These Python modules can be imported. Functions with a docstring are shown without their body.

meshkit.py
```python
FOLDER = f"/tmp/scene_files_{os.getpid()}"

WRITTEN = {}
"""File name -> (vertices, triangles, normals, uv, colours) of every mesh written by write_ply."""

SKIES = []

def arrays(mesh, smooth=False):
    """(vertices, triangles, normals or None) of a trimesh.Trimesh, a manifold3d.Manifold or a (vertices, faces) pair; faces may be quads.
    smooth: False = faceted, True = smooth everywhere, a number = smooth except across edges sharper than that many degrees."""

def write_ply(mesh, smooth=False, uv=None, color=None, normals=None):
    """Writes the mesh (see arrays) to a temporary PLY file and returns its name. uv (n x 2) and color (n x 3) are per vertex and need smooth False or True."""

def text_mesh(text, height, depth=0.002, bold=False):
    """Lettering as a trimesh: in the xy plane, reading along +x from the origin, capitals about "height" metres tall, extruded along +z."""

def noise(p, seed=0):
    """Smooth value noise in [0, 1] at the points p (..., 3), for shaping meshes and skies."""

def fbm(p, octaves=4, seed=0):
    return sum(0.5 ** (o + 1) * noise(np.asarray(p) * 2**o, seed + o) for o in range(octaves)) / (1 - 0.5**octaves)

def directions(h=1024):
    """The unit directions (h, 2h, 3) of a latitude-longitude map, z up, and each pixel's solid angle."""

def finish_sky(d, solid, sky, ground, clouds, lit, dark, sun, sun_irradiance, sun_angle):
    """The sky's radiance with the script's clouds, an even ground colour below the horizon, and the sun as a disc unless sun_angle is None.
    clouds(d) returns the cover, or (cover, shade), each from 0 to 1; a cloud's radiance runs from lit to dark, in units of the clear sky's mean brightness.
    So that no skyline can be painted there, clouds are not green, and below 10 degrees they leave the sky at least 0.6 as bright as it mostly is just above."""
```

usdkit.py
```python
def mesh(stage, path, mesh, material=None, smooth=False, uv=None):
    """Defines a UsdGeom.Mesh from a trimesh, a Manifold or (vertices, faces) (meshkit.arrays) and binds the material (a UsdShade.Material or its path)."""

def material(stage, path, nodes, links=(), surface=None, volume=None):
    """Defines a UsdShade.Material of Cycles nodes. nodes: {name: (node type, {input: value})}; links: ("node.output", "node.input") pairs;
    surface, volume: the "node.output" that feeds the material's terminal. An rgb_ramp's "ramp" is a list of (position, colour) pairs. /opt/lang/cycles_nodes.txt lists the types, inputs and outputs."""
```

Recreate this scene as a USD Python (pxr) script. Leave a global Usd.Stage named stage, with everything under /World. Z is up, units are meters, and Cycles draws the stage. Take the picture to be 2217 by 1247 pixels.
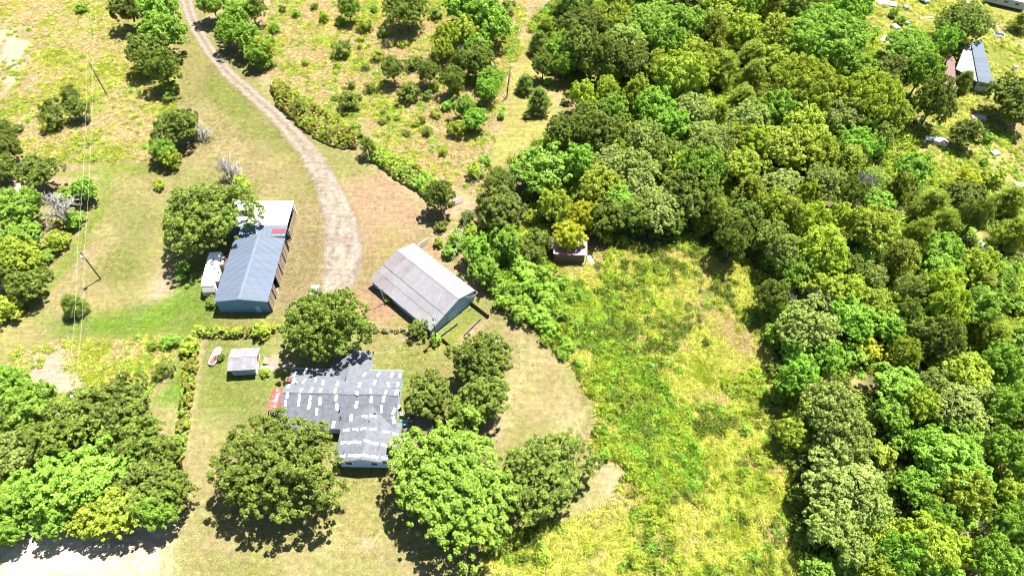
import math
import numpy as np, trimesh, shapely, usdkit, meshkit
from scipy.ndimage import gaussian_filter
from pxr import Usd, UsdGeom, UsdLux, UsdShade, Sdf, Gf, Vt

stage = Usd.Stage.CreateInMemory()
UsdGeom.SetStageUpAxis(stage, 'Z'); UsdGeom.SetStageMetersPerUnit(stage, 1.0)
world = UsdGeom.Xform.Define(stage, '/World'); stage.SetDefaultPrim(world.GetPrim())
T = Sdf.ValueTypeNames

# ------------------------------------------------------------------ camera, sky, sun, exposure
W, H, F, EYE, PITCH = 2217.0, 1247.0, 1478.0, 110.0, math.radians(52)
cam = UsdGeom.Camera.Define(stage, '/World/camera')
cam.CreateHorizontalApertureAttr(36.0); cam.CreateVerticalApertureAttr(36.0 * 575 / 1024)
cam.CreateFocalLengthAttr(36.0 * F / W); cam.CreateClippingRangeAttr(Gf.Vec2f(1, 8000))
cam.AddTranslateOp().Set(Gf.Vec3d(0, 0, EYE)); cam.AddRotateXOp().Set(90 - math.degrees(PITCH))
cam.CreateExposureAttr(2.1)
SUN_AZ, SUN_EL = math.radians(44), math.radians(66)
sunv = np.array([math.sin(SUN_AZ) * math.cos(SUN_EL), math.cos(SUN_AZ) * math.cos(SUN_EL), math.sin(SUN_EL)])
sun = UsdLux.DistantLight.Define(stage, '/World/sun')
sun.CreateIntensityAttr(1.2); sun.CreateAngleAttr(0.5); sun.CreateNormalizeAttr(True); sun.CreateColorAttr(Gf.Vec3f(1, .965, .90))
sun.AddRotateZOp().Set(-math.degrees(SUN_AZ)); sun.AddRotateXOp().Set(-(90 - math.degrees(SUN_EL)))
sky_m = usdkit.material(stage, '/World/Looks/sky', {
    'sky': ('sky_texture', {'sky_type': 'single_scattering', 'sun_disc': False, 'sun_elevation': SUN_EL, 'sun_rotation': SUN_AZ}),
    'bg': ('background_shader', {'strength': 0.05})}, [('sky.color', 'bg.color')], surface='bg.background')
dome = UsdLux.DomeLight.Define(stage, '/World/sky')
UsdShade.MaterialBindingAPI.Apply(dome.GetPrim()).Bind(sky_m)

# ------------------------------------------------------------------ from the photograph's angles to places on the ground
FWD = np.array([0, math.cos(PITCH), -math.sin(PITCH)]); UPV = np.array([0, math.sin(PITCH), math.cos(PITCH)])
def G(u, v, z=0.0):
    d = FWD * F + np.array([1, 0, 0]) * (u - W / 2) + UPV * (H / 2 - v)
    return np.array([0, 0, EYE]) + d * ((z - EYE) / d[2])
def on_plane(u, v, p0, n):
    d = FWD * F + np.array([1, 0, 0]) * (u - W / 2) + UPV * (H / 2 - v); c = np.array([0, 0, EYE])
    return c + d * (np.dot(np.asarray(p0) - c, n) / np.dot(d, n))
def metres_per_pixel(u, v, z=0):
    return float(np.dot(G(u, v, z) - np.array([0, 0, EYE]), FWD)) / F
def pix(p):
    q = np.asarray(p) - np.array([0, 0, EYE]); k = F / np.dot(q, FWD)
    return W / 2 + q[0] * k, H / 2 - np.dot(q, UPV) * k

# ------------------------------------------------------------------ helpers
taken = {}
def numbered(parent, name):
    k = (parent, name); n = taken.get(k, -1) + 1; taken[k] = n
    return name if n == 0 else f'{name}_{n:03d}'
def tag(p, label=None, category=None, group=None, kind=None):
    p = p.GetPrim() if hasattr(p, 'GetPrim') else p
    for k, v in (('label', label), ('category', category), ('group', group), ('kind', kind)):
        if v: p.SetCustomDataByKey(k, v)
    return p
def path_of(x): return '/World' if x is None else str(x.GetPrim().GetPath())
def thing(name, label, category, loc=(0, 0, 0), rotz=0.0, group=None):
    x = UsdGeom.Xform.Define(stage, '/World/' + numbered('/World', name))
    x.AddTranslateOp().Set(Gf.Vec3d(*map(float, loc)))
    if rotz: x.AddRotateZOp().Set(math.degrees(rotz))
    tag(x, label, category, group); return x
def obj(name, m, mat, parent=None, smooth=False):
    pp = path_of(parent)
    if isinstance(m, MB): m = m.mesh()
    return usdkit.mesh(stage, f'{pp}/{numbered(pp, name)}', m, mat, smooth=smooth)

class MB:
    """collects boxes, tubes and polygons into one mesh"""
    def __init__(s): s.v, s.f, s.n = [], [], 0
    def add(s, v, f):
        v = np.asarray(v, float); s.v.append(v); s.f.append(np.asarray(f, int) + s.n); s.n += len(v); return s
    def tm(s, m): return s.add(m.vertices, m.faces)
    def box(s, c, size, rz=0.0):
        m = trimesh.creation.box(size)
        if rz: m.apply_transform(trimesh.transformations.rotation_matrix(rz, [0, 0, 1]))
        m.apply_translation(c); return s.tm(m)
    def hexa(s, lo, hi):
        """8 corners: lower quad, upper quad (counter clockwise seen from above)"""
        v = np.vstack([lo, hi]); q = [[3, 2, 1, 0], [4, 5, 6, 7], [0, 1, 5, 4], [1, 2, 6, 5], [2, 3, 7, 6], [3, 0, 4, 7]]
        return s.add(v, [t for a, b, c, d in q for t in ([a, b, c], [a, c, d])])
    def slab(s, poly, t):
        """a flat polygon (3d corners, counter clockwise from above) thickened downwards"""
        p = np.asarray(poly, float); n = len(p); lo = p - [0, 0, t]
        f = [[0, i, i + 1] for i in range(1, n - 1)] + [[n, n + i + 1, n + i] for i in range(1, n - 1)]
        for i in range(n):
            j = (i + 1) % n; f += [[i, n + i, n + j], [i, n + j, j]]
        return s.add(np.vstack([p, lo]), f)
    def tube(s, pts, radii, k=6):
        pts = np.asarray(pts, float); radii = np.broadcast_to(radii, len(pts)); rings = []
        d = np.gradient(pts, axis=0); d /= np.maximum(np.linalg.norm(d, axis=1, keepdims=True), 1e-9)
        for p, t, r in zip(pts, d, radii):
            a = np.cross(t, [0, 0, 1.0] if abs(t[2]) < .9 else [1.0, 0, 0]); a /= np.linalg.norm(a); b = np.cross(t, a)
            th = np.arange(k) / k * 2 * np.pi; rings.append(p + r * (np.cos(th)[:, None] * a + np.sin(th)[:, None] * b))
        f = []
        for i in range(len(pts) - 1):
            for j in range(k):
                a, b, c, e = i * k + j, i * k + (j + 1) % k, (i + 1) * k + (j + 1) % k, (i + 1) * k + j
                f += [[a, b, c], [a, c, e]]
        f += [[0, j + 1, j] for j in range(1, k - 1)] + [[(len(pts) - 1) * k, (len(pts) - 1) * k + j, (len(pts) - 1) * k + j + 1] for j in range(1, k - 1)]
        return s.add(np.vstack(rings), f)
    def mesh(s): return trimesh.Trimesh(np.vstack(s.v), np.vstack(s.f), process=False)

# ------------------------------------------------------------------ materials
def simple(name, color, rough=.6, spread=.25, scale=3.0, metallic=0.0, spec=.4, bump=0.0, stretch=(1, 1, 1), second=None, cover=(.45, .7), space='object'):
    """a plain coloured surface with uneven tone, and optionally a second colour in blotches"""
    c = np.array(color); nodes = {
        'tc': ('texture_coordinate', {}), 'geo': ('geometry', {}), 'map': ('mapping', {'scale': stretch}),
        'n': ('noise_texture', {'scale': scale, 'detail': 5.0, 'roughness': .65}),
        'r': ('rgb_ramp', {'ramp': [(.3, tuple(c * (1 - spread))), (.7, tuple(np.minimum(c * (1 + spread), .95)))]}),
        'p': ('principled_bsdf', {'roughness': rough, 'metallic': metallic, 'specular_ior_level': spec})}
    links = [('tc.object' if space == 'object' else 'geo.position', 'map.vector'), ('map.vector', 'n.vector'), ('n.fac', 'r.fac')]
    out = 'r.color'
    if second is not None:
        nodes['n2'] = ('noise_texture', {'scale': scale * .55, 'detail': 6.0, 'roughness': .7})
        nodes['k'] = ('rgb_ramp', {'ramp': [(cover[0], (0, 0, 0)), (cover[1], (1, 1, 1))]})
        nodes['mx'] = ('mix_color', {'b': second})
        links += [('map.vector', 'n2.vector'), ('n2.fac', 'k.fac'), ('k.color', 'mx.fac'), (out, 'mx.a')]; out = 'mx.result'
    links.append((out, 'p.base_color'))
    if bump:
        nodes['b'] = ('bump', {'strength': bump, 'distance': .03}); links += [('n.fac', 'b.height'), ('b.normal', 'p.normal')]
    return usdkit.material(stage, '/World/Looks/' + name, nodes, links, surface='p.BSDF')

def leaf_material(name, dark, light, warm=None, translucent=.30, spread=.16):
    nodes = {'geo': ('geometry', {}), 'oi': ('object_info', {}),
        'n': ('noise_texture', {'scale': .8, 'detail': 3.0, 'roughness': .6}),
        'n2': ('noise_texture', {'scale': 5.0, 'detail': 2.0, 'roughness': .7}),
        'w': ('math', {'math_type': 'multiply_add', 'value2': .55, 'value3': 0.0}), 'w2': ('math', {'math_type': 'multiply_add', 'value2': .45}),
        'r': ('rgb_ramp', {'ramp': [(.38, dark), (.58, light)]}),
        'hv': ('math', {'math_type': 'multiply_add', 'value2': 2 * spread, 'value3': 1 - spread}),
        'hh': ('math', {'math_type': 'multiply_add', 'value2': .014, 'value3': .493}),
        'h': ('hsv', {'saturation': 1.0, 'fac': 1.0}),
        'd': ('principled_bsdf', {'roughness': .48, 'specular_ior_level': .32}), 't': ('translucent_bsdf', {}),
        'tc': ('mix_color', {'blend_type': 'multiply', 'fac': 1.0, 'b': (1.5, 1.45, .7), 'use_clamp': False}),
        'm': ('mix_closure', {'fac': translucent})}
    links = [('geo.position', 'n.vector'), ('geo.position', 'n2.vector'), ('n.fac', 'w.value1'), ('n2.fac', 'w2.value1'), ('w.value', 'w2.value3'), ('w2.value', 'r.fac'),
        ('oi.random', 'hv.value1'), ('oi.random', 'hh.value1'), ('hv.value', 'h.value'), ('hh.value', 'h.hue'), ('r.color', 'h.color'),
        ('h.color', 'd.base_color'), ('h.color', 'tc.a'), ('tc.result', 't.color'), ('d.BSDF', 'm.closure1'), ('t.BSDF', 'm.closure2')]
    return usdkit.material(stage, '/World/Looks/' + name, nodes, links, surface='m.closure')

LEAF = {
    'O': leaf_material('leaf_dark', (.058, .092, .012), (.225, .290, .042)),
    'B': leaf_material('leaf_bright', (.105, .190, .014), (.290, .465, .060)),
    'Y': leaf_material('leaf_yellow_green', (.145, .200, .012), (.400, .490, .055)),
    'P': leaf_material('leaf_pale', (.120, .170, .028), (.385, .470, .125)),
    'C': leaf_material('leaf_cedar', (.092, .130, .010), (.310, .370, .040)),
    'G': leaf_material('leaf_gold', (.25, .28, .010), (.48, .50, .045)),
    'H': leaf_material('leaf_brown_green', (.115, .100, .020), (.320, .320, .050)),
    'L': leaf_material('leaf_lush', (.115, .215, .013), (.310, .460, .055)),
}
GRASS = {
    'meadow': leaf_material('grass_yellow', (.27, .29, .024), (.46, .465, .10), spread=.2),
    'straw': leaf_material('grass_straw', (.34, .275, .13), (.50, .40, .23), spread=.2),
    'lawn': leaf_material('grass_mown', (.150, .165, .036), (.275, .285, .080), spread=.2),
    'thatch': leaf_material('grass_thatch', (.22, .175, .10), (.37, .30, .18), spread=.2),
    'green': leaf_material('grass_green', (.18, .23, .014), (.32, .37, .032), spread=.2),
}
BARK = simple('bark', (.12, .10, .082), .9, .4, 6, bump=.4)
GREYWOOD = simple('grey_deadwood', (.25, .235, .22), .9, .3, 5)
POLEWOOD = simple('pole_wood', (.10, .075, .055), .85, .3, 4, stretch=(4, 4, .6))

# ------------------------------------------------------------------ the ground: one sheet, its colours laid out by patches
def axis(lo, hi, step, far):
    fine = np.arange(lo, hi + 1e-6, step); g, a, d = [], 0.0, step
    while a < far: d *= 1.35; a += d; g.append(a)
    g = np.array(g); return np.concatenate([lo - g[::-1], fine, hi + g]), len(g), len(fine)
xs, nx0, nxf = axis(-172, 172, .5, 4000); ys, ny0, nyf = axis(22, 214, .5, 4000)
X, Y = np.meshgrid(xs[nx0:nx0 + nxf], ys[ny0:ny0 + nyf])
P3 = np.stack([X, Y, 0 * X], -1)
WX = (meshkit.fbm(P3 / 5, 4, 1) - .5) * 5.0; WY = (meshkit.fbm(P3 / 5, 4, 2) - .5) * 5.0
def ground_polygon(px): return shapely.Polygon([G(u, v)[:2] for u, v in px]).buffer(0)
def mask(px, soft=1.0, warp=.6):
    m = shapely.contains_xy(ground_polygon(px), X + WX * warp, Y + WY * warp).astype(float)
    return gaussian_filter(m, soft / .5)
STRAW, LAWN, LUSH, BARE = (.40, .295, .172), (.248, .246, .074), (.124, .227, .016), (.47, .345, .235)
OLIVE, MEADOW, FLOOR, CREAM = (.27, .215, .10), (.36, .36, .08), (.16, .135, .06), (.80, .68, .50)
tone = np.zeros(X.shape + (3,)); tone[:] = STRAW
patchy = meshkit.fbm(P3 / 9, 5, 7)
def paint(px, color, soft=1.0, warp=.6, k=1.0, speck=None):
    global tone
    m = (mask(px, soft, warp) if px is not None else np.ones(X.shape)) * k
    if speck: m = m * np.clip((meshkit.fbm(P3 / speck[0], 4, speck[1]) - speck[2]) / speck[3], 0, 1)
    tone = tone * (1 - m[..., None]) + np.array(color) * m[..., None]
ALL = None
paint(ALL, (.28, .25, .072), speck=(7, 11, .38, .25))
paint(ALL, (.20, .21, .04), speck=(4, 12, .52, .2), k=.7)
# woods floor on the right
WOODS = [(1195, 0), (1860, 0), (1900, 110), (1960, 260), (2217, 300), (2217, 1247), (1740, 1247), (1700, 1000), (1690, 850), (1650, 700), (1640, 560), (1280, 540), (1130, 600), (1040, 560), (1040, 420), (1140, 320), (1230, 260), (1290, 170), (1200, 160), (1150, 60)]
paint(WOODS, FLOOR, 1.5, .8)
paint([(1150, 0), (1100, 220), (1040, 400), (1120, 330), (1200, 300), (1200, 180), (1150, 120), (1160, 0)], (.34, .32, .085), 2)
paint([(1220, 165), (1330, 160), (1310, 200), (1230, 210)], (.30, .31, .05), 1)
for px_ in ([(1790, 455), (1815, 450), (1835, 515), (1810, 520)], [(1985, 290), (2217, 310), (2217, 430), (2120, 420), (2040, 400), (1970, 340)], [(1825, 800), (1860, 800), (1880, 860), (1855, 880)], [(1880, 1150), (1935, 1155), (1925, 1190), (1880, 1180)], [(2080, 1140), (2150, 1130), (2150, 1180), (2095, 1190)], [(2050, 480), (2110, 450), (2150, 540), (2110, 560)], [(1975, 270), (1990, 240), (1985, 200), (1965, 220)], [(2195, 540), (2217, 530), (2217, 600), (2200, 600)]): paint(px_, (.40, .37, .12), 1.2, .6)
# clearing round the far house
paint([(1860, 0), (2217, 0), (2217, 190), (2150, 210), (2000, 290), (1960, 330), (2030, 420), (2217, 330), (2217, 240), (2110, 300), (1960, 250), (1900, 120)], (.30, .30, .06), 2, .8)
paint([(2130, 190), (2217, 150), (2217, 60), (2140, 70)], (.22, .24, .04), 1.5)
# mown ground by the drive and round the yard
paint([(385, 70), (415, 0), (450, 60), (560, 165), (640, 250), (800, 345), (900, 425), (935, 470), (925, 530), (980, 590), (1040, 640), (1100, 660), (1160, 710), (1240, 790), (1300, 850), (1290, 980), (1330, 1020), (1300, 1100), (1215, 1140), (1050, 1170), (1040, 1247), (350, 1247), (390, 1000), (430, 740), (385, 740), (0, 755), (0, 690), (60, 660), (210, 400), (240, 370), (380, 350), (440, 260), (385, 230)], LAWN, .8, .3)
paint([(385, 70), (415, 0), (460, 110), (560, 215), (660, 310), (700, 400), (690, 470), (610, 430), (480, 380), (430, 330), (450, 290), (385, 220)], (.245, .225, .07), 1.5)
paint([(460, 150), (540, 240), (610, 310), (620, 350), (520, 290), (450, 200)], (.165, .215, .03), 2, k=.9)
paint([(385, 210), (450, 230), (560, 300), (640, 400), (600, 420), (480, 360), (400, 370), (380, 380), (440, 300)], (.36, .28, .14), 2.5, k=.8)
paint([(600, 500), (680, 430), (735, 480), (720, 600), (690, 640), (600, 690), (590, 700)], (.275, .205, .115), 2, k=.9)
paint([(640, 440), (690, 430), (700, 560), (640, 690), (600, 690)], (.27, .215, .10), 2, k=.7)
paint([(730, 400), (840, 370), (905, 425), (945, 470), (905, 540), (830, 575), (780, 590), (750, 460)], (.335, .225, .135), 1.5, k=.95)
paint([(840, 480), (880, 520), (900, 540), (850, 560), (815, 590), (790, 560)], (.23, .23, .05), 2, k=.6)
paint([(780, 580), (860, 640), (900, 690), (860, 720), (790, 715), (760, 640)], (.345, .22, .125), 1.5)
paint([(900, 540), (930, 530), (1000, 590), (1050, 640), (1020, 630), (960, 580)], (.38, .26, .14), .8, .3)
paint([(600, 150), (560, 165), (700, 300), (800, 350), (905, 430), (960, 470), (1050, 470), (1030, 430), (980, 410), (800, 345), (690, 260)], (.44, .31, .19), 1.2, .4)
paint([(850, 690), (890, 700), (880, 715), (845, 715)], (.24, .25, .05), 1)
# west paddock
paint([(225, 375), (380, 365), (350, 480), (360, 560), (330, 690), (60, 690), (150, 560), (200, 450)], (.33, .28, .11), 1.5, .6)
paint([(260, 420), (345, 440), (330, 560), (290, 640), (230, 620), (250, 520)], (.175, .215, .04), 3, k=.9)
paint([(190, 510), (240, 480), (235, 560), (160, 620), (120, 680), (75, 690), (140, 590)], (.44, .34, .18), 1.5, k=.75, speck=(3, 31, .35, .25))
paint([(340, 590), (385, 570), (385, 620), (350, 680), (320, 660)], BARE, 1.2, .4)
paint([(60, 380), (230, 360), (380, 350), (385, 378), (240, 375), (150, 385)], (.19, .245, .035), .8, .3)
paint([(215, 375), (250, 375), (225, 470), (165, 560), (80, 660), (0, 700), (0, 690), (70, 640), (170, 520), (210, 440)], (.185, .255, .03), .8, .3)
paint([(0, 700), (180, 685), (380, 640), (470, 650), (460, 690), (600, 700), (600, 715), (440, 715), (395, 730), (180, 735), (30, 750), (0, 780)], LUSH, 1.2, .3)
paint([(390, 560), (440, 560), (460, 700), (380, 690), (340, 700), (360, 650)], LUSH, 1.5, .5, k=.8)
paint([(0, 690), (90, 690), (120, 740), (40, 760), (0, 800)], (.34, .31, .10), 1.5)
paint([(455, 690), (640, 680), (640, 715), (440, 715)], (.245, .235, .06), 1.5, k=.8)
# rough plot under the wires
paint([(30, 760), (180, 735), (385, 728), (370, 800), (310, 860), (100, 880), (0, 830)], (.30, .29, .06), 1.5)
paint([(75, 760), (140, 755), (140, 790), (190, 830), (150, 870), (70, 845), (60, 800)], (.44, .36, .26), 1.2, .8)
paint([(395, 735), (430, 735), (415, 830), (395, 960), (380, 1010), (350, 1010), (365, 900), (330, 870), (375, 810)], (.135, .225, .02), 1, .3)
paint([(360, 880), (385, 870), (375, 950), (360, 960)], (.42, .35, .15), 1.2)
paint([(432, 735), (418, 850), (395, 1020), (403, 1020), (428, 850), (442, 735)], (.50, .38, .22), .4, .1)
# house yard
paint([(440, 735), (620, 735), (610, 830), (560, 900), (480, 930), (420, 900), (430, 800)], (.165, .225, .035), 2, k=.8)
paint([(560, 740), (625, 735), (615, 800), (590, 780)], (.30, .26, .11), 1, k=.7)
paint([(585, 770), (600, 770), (600, 795), (640, 785), (640, 797), (588, 797)], BARE, .4, .1)
paint([(420, 900), (480, 930), (480, 1060), (400, 1247), (350, 1247), (390, 1010)], (.37, .30, .14), 2.5, k=.8)
paint([(720, 1020), (860, 1020), (850, 1080), (900, 1180), (700, 1247), (480, 1200), (560, 1140), (700, 1120)], (.31, .275, .095), 2.5, k=.8)
paint([(480, 1130), (700, 1130), (860, 1170), (1030, 1180), (1040, 1247), (400, 1247)], (.40, .33, .155), 2, k=.7, speck=(5, 41, .35, .25))
paint([(780, 1165), (805, 1160), (818, 1175), (805, 1190), (785, 1185)], (.55, .40, .26), .6, .3)
paint([(750, 720), (980, 735), (960, 790), (880, 800), (800, 790)], (.235, .235, .055), 2, k=.8)
paint([(860, 790), (885, 790), (875, 900), (865, 900)], LUSH, 1.2, .3)
paint([(755, 715), (900, 722), (900, 745), (780, 760)], (.40, .32, .17), 1.2, k=.7, speck=(2.5, 51, .4, .2))
paint([(1090, 670), (1160, 710), (1240, 790), (1290, 860), (1270, 970), (1200, 910), (1110, 900), (1060, 940), (1100, 820), (1110, 740)], (.45, .355, .19), 2, k=.85)
paint([(1180, 790), (1250, 810), (1260, 840), (1200, 880), (1130, 860), (1120, 800)], (.29, .265, .085), 2.5, k=.8)
paint([(1050, 930), (1080, 900), (1110, 900), (1080, 970)], BARE, 1)
paint([(1265, 960), (1370, 1000), (1350, 1100), (1210, 1145), (1270, 1090), (1300, 1030)], (.47, .37, .20), 1.2)
paint([(1200, 1130), (1280, 1090), (1295, 1040), (1305, 1040), (1300, 1100), (1230, 1140)], (.33, .29, .10), .6, .2)
# pen beside the barn
paint([(1018, 660), (1050, 690), (975, 750), (945, 735), (985, 700)], (.19, .235, .03), .8, .3)
paint([(1060, 690), (1070, 700), (1005, 740), (995, 730), (1040, 695)], (.40, .29, .16), .5, .2)
# meadow and its weeds
MEADOW_PX = [(1265, 540), (1600, 545), (1650, 600), (1655, 720), (1695, 860), (1700, 1000), (1740, 1247), (1045, 1247), (1055, 1170), (1150, 1150), (1225, 1140), (1310, 1100), (1370, 1010), (1290, 980), (1285, 870), (1240, 790), (1180, 720), (1160, 640), (1220, 580)]
WEEDS_PX = [(1060, 600), (1150, 560), (1230, 580), (1280, 640), (1330, 720), (1400, 790), (1480, 900), (1530, 1040), (1440, 1080), (1370, 1020), (1300, 970), (1290, 860), (1235, 790), (1165, 720), (1100, 650)]
paint(MEADOW_PX, MEADOW, 1, .5)
paint(MEADOW_PX, (.42, .37, .15), 1, .5, speck=(6, 61, .58, .2))
paint(WEEDS_PX, (.15, .17, .03), 1.5, .6, k=.8)
# pale bare ground: bottom left field and washed slope top left
paint([(0, 1150), (120, 1130), (390, 1110), (360, 1170), (350, 1247), (0, 1247)], CREAM, 1.2, .4)
paint([(240, 1170), (345, 1170), (345, 1247), (200, 1247)], (.46, .37, .20), 2.5, k=.8)
paint([(352, 1165), (362, 1165), (352, 1247), (344, 1247)], (.24, .25, .05), .4, .1)
paint([(362, 1165), (370, 1165), (358, 1247), (352, 1247)], (.55, .43, .25), .4, .1)
paint([(0, 50), (60, 70), (65, 110), (45, 160), (15, 210), (0, 210)], (.60, .44, .30), 1, 1.0, speck=(5, 71, .38, .12))
paint([(0, 0), (110, 0), (100, 30), (0, 60)], (.55, .37, .20), 2.5, 1.0, k=.7)
paint([(150, 0), (250, 0), (260, 120), (280, 200), (230, 330), (190, 350), (190, 200), (120, 120)], (.30, .31, .055), 2.5, 1.0, k=.6)
paint([(0, 430), (30, 395), (60, 400), (30, 430)], CREAM, .8)
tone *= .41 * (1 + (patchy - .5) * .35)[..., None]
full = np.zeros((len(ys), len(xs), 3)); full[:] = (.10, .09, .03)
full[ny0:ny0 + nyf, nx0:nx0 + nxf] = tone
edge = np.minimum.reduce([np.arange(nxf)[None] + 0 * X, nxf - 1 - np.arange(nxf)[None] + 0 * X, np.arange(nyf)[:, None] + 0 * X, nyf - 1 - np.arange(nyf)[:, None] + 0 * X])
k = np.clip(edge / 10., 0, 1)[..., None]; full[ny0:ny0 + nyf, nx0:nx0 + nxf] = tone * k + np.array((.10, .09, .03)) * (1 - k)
ground_nodes = {
    'a': ('attribute', {'attribute': 'tone'}), 'geo': ('geometry', {}),
    'n1': ('noise_texture', {'scale': .9, 'detail': 8.0, 'roughness': .75}),
    'n2': ('noise_texture', {'scale': 5.0, 'detail': 4.0, 'roughness': .7}),
    'n3': ('noise_texture', {'scale': .22, 'detail': 4.0, 'roughness': .6}),
    'r1': ('map_range', {'from_min': .3, 'from_max': .7, 'to_min': .55, 'to_max': 1.45}),
    'r2': ('map_range', {'from_min': .3, 'from_max': .7, 'to_min': .62, 'to_max': 1.38}),
    'm12': ('math', {'math_type': 'multiply'}),
    'n4': ('noise_texture', {'scale': 2.3, 'detail': 5.0, 'roughness': .8}), 'k4': ('rgb_ramp', {'ramp': [(.54, (0, 0, 0)), (.66, (1, 1, 1))]}), 'f4': ('mix_color', {'b': (.27, .22, .125)}), 'q4': ('math', {'math_type': 'multiply', 'value2': .62}),
    'map5': ('mapping', {'rotation': (0, 0, .95), 'scale': (.12, 1.6, 1)}), 'n5': ('noise_texture', {'scale': 1.0, 'detail': 4.0, 'roughness': .7}), 'r5': ('map_range', {'from_min': .3, 'from_max': .7, 'to_min': .86, 'to_max': 1.14}), 'm5': ('math', {'math_type': 'multiply'}),
    'h': ('hsv', {'saturation': 1.0, 'fac': 1.0}), 'hh': ('map_range', {'from_min': .3, 'from_max': .7, 'to_min': .478, 'to_max': .522}),
    'b': ('bump', {'strength': .5, 'distance': .12}),
    'p': ('principled_bsdf', {'roughness': .95, 'specular_ior_level': .1})}
ground_links = [('geo.position', 'n1.vector'), ('geo.position', 'n2.vector'), ('geo.position', 'n3.vector'), ('n1.fac', 'r1.value'), ('n2.fac', 'r2.value'), ('r1.result', 'm12.value1'), ('r2.result', 'm12.value2'),
    ('geo.position', 'n4.vector'), ('n4.fac', 'k4.fac'), ('k4.color', 'q4.value1'), ('q4.value', 'f4.fac'), ('a.color', 'f4.a'), ('geo.position', 'map5.vector'), ('map5.vector', 'n5.vector'), ('n5.fac', 'r5.value'), ('m12.value', 'm5.value1'), ('r5.result', 'm5.value2'),
    ('f4.result', 'h.color'), ('m5.value', 'h.value'), ('n3.fac', 'hh.value'), ('hh.result', 'h.hue'), ('h.color', 'p.base_color'), ('n2.fac', 'b.height'), ('b.normal', 'p.normal')]
GROUND = usdkit.material(stage, '/World/Looks/ground', ground_nodes, ground_links, surface='p.BSDF')
gx, gy = np.meshgrid(xs, ys); nX, nY = len(xs), len(ys)
idx = np.arange(nX * nY).reshape(nY, nX)
quads = np.stack([idx[:-1, :-1], idx[:-1, 1:], idx[1:, 1:], idx[1:, :-1]], -1).reshape(-1, 4)
def toned(name, v, f, colors, mat):
    m = usdkit.mesh(stage, '/World/' + numbered('/World', name), (v, f), mat)
    UsdGeom.PrimvarsAPI(m).CreatePrimvar('tone', T.Color3fArray, 'vertex').Set(Vt.Vec3fArray.FromNumpy(np.clip(colors, .005, .9).astype(np.float32)))
    return m
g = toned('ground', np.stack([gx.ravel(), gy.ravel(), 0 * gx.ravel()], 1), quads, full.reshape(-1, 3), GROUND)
tag(g, 'grassy and bare ground of the homestead, meadow and woods', 'ground', kind='structure')

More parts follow.
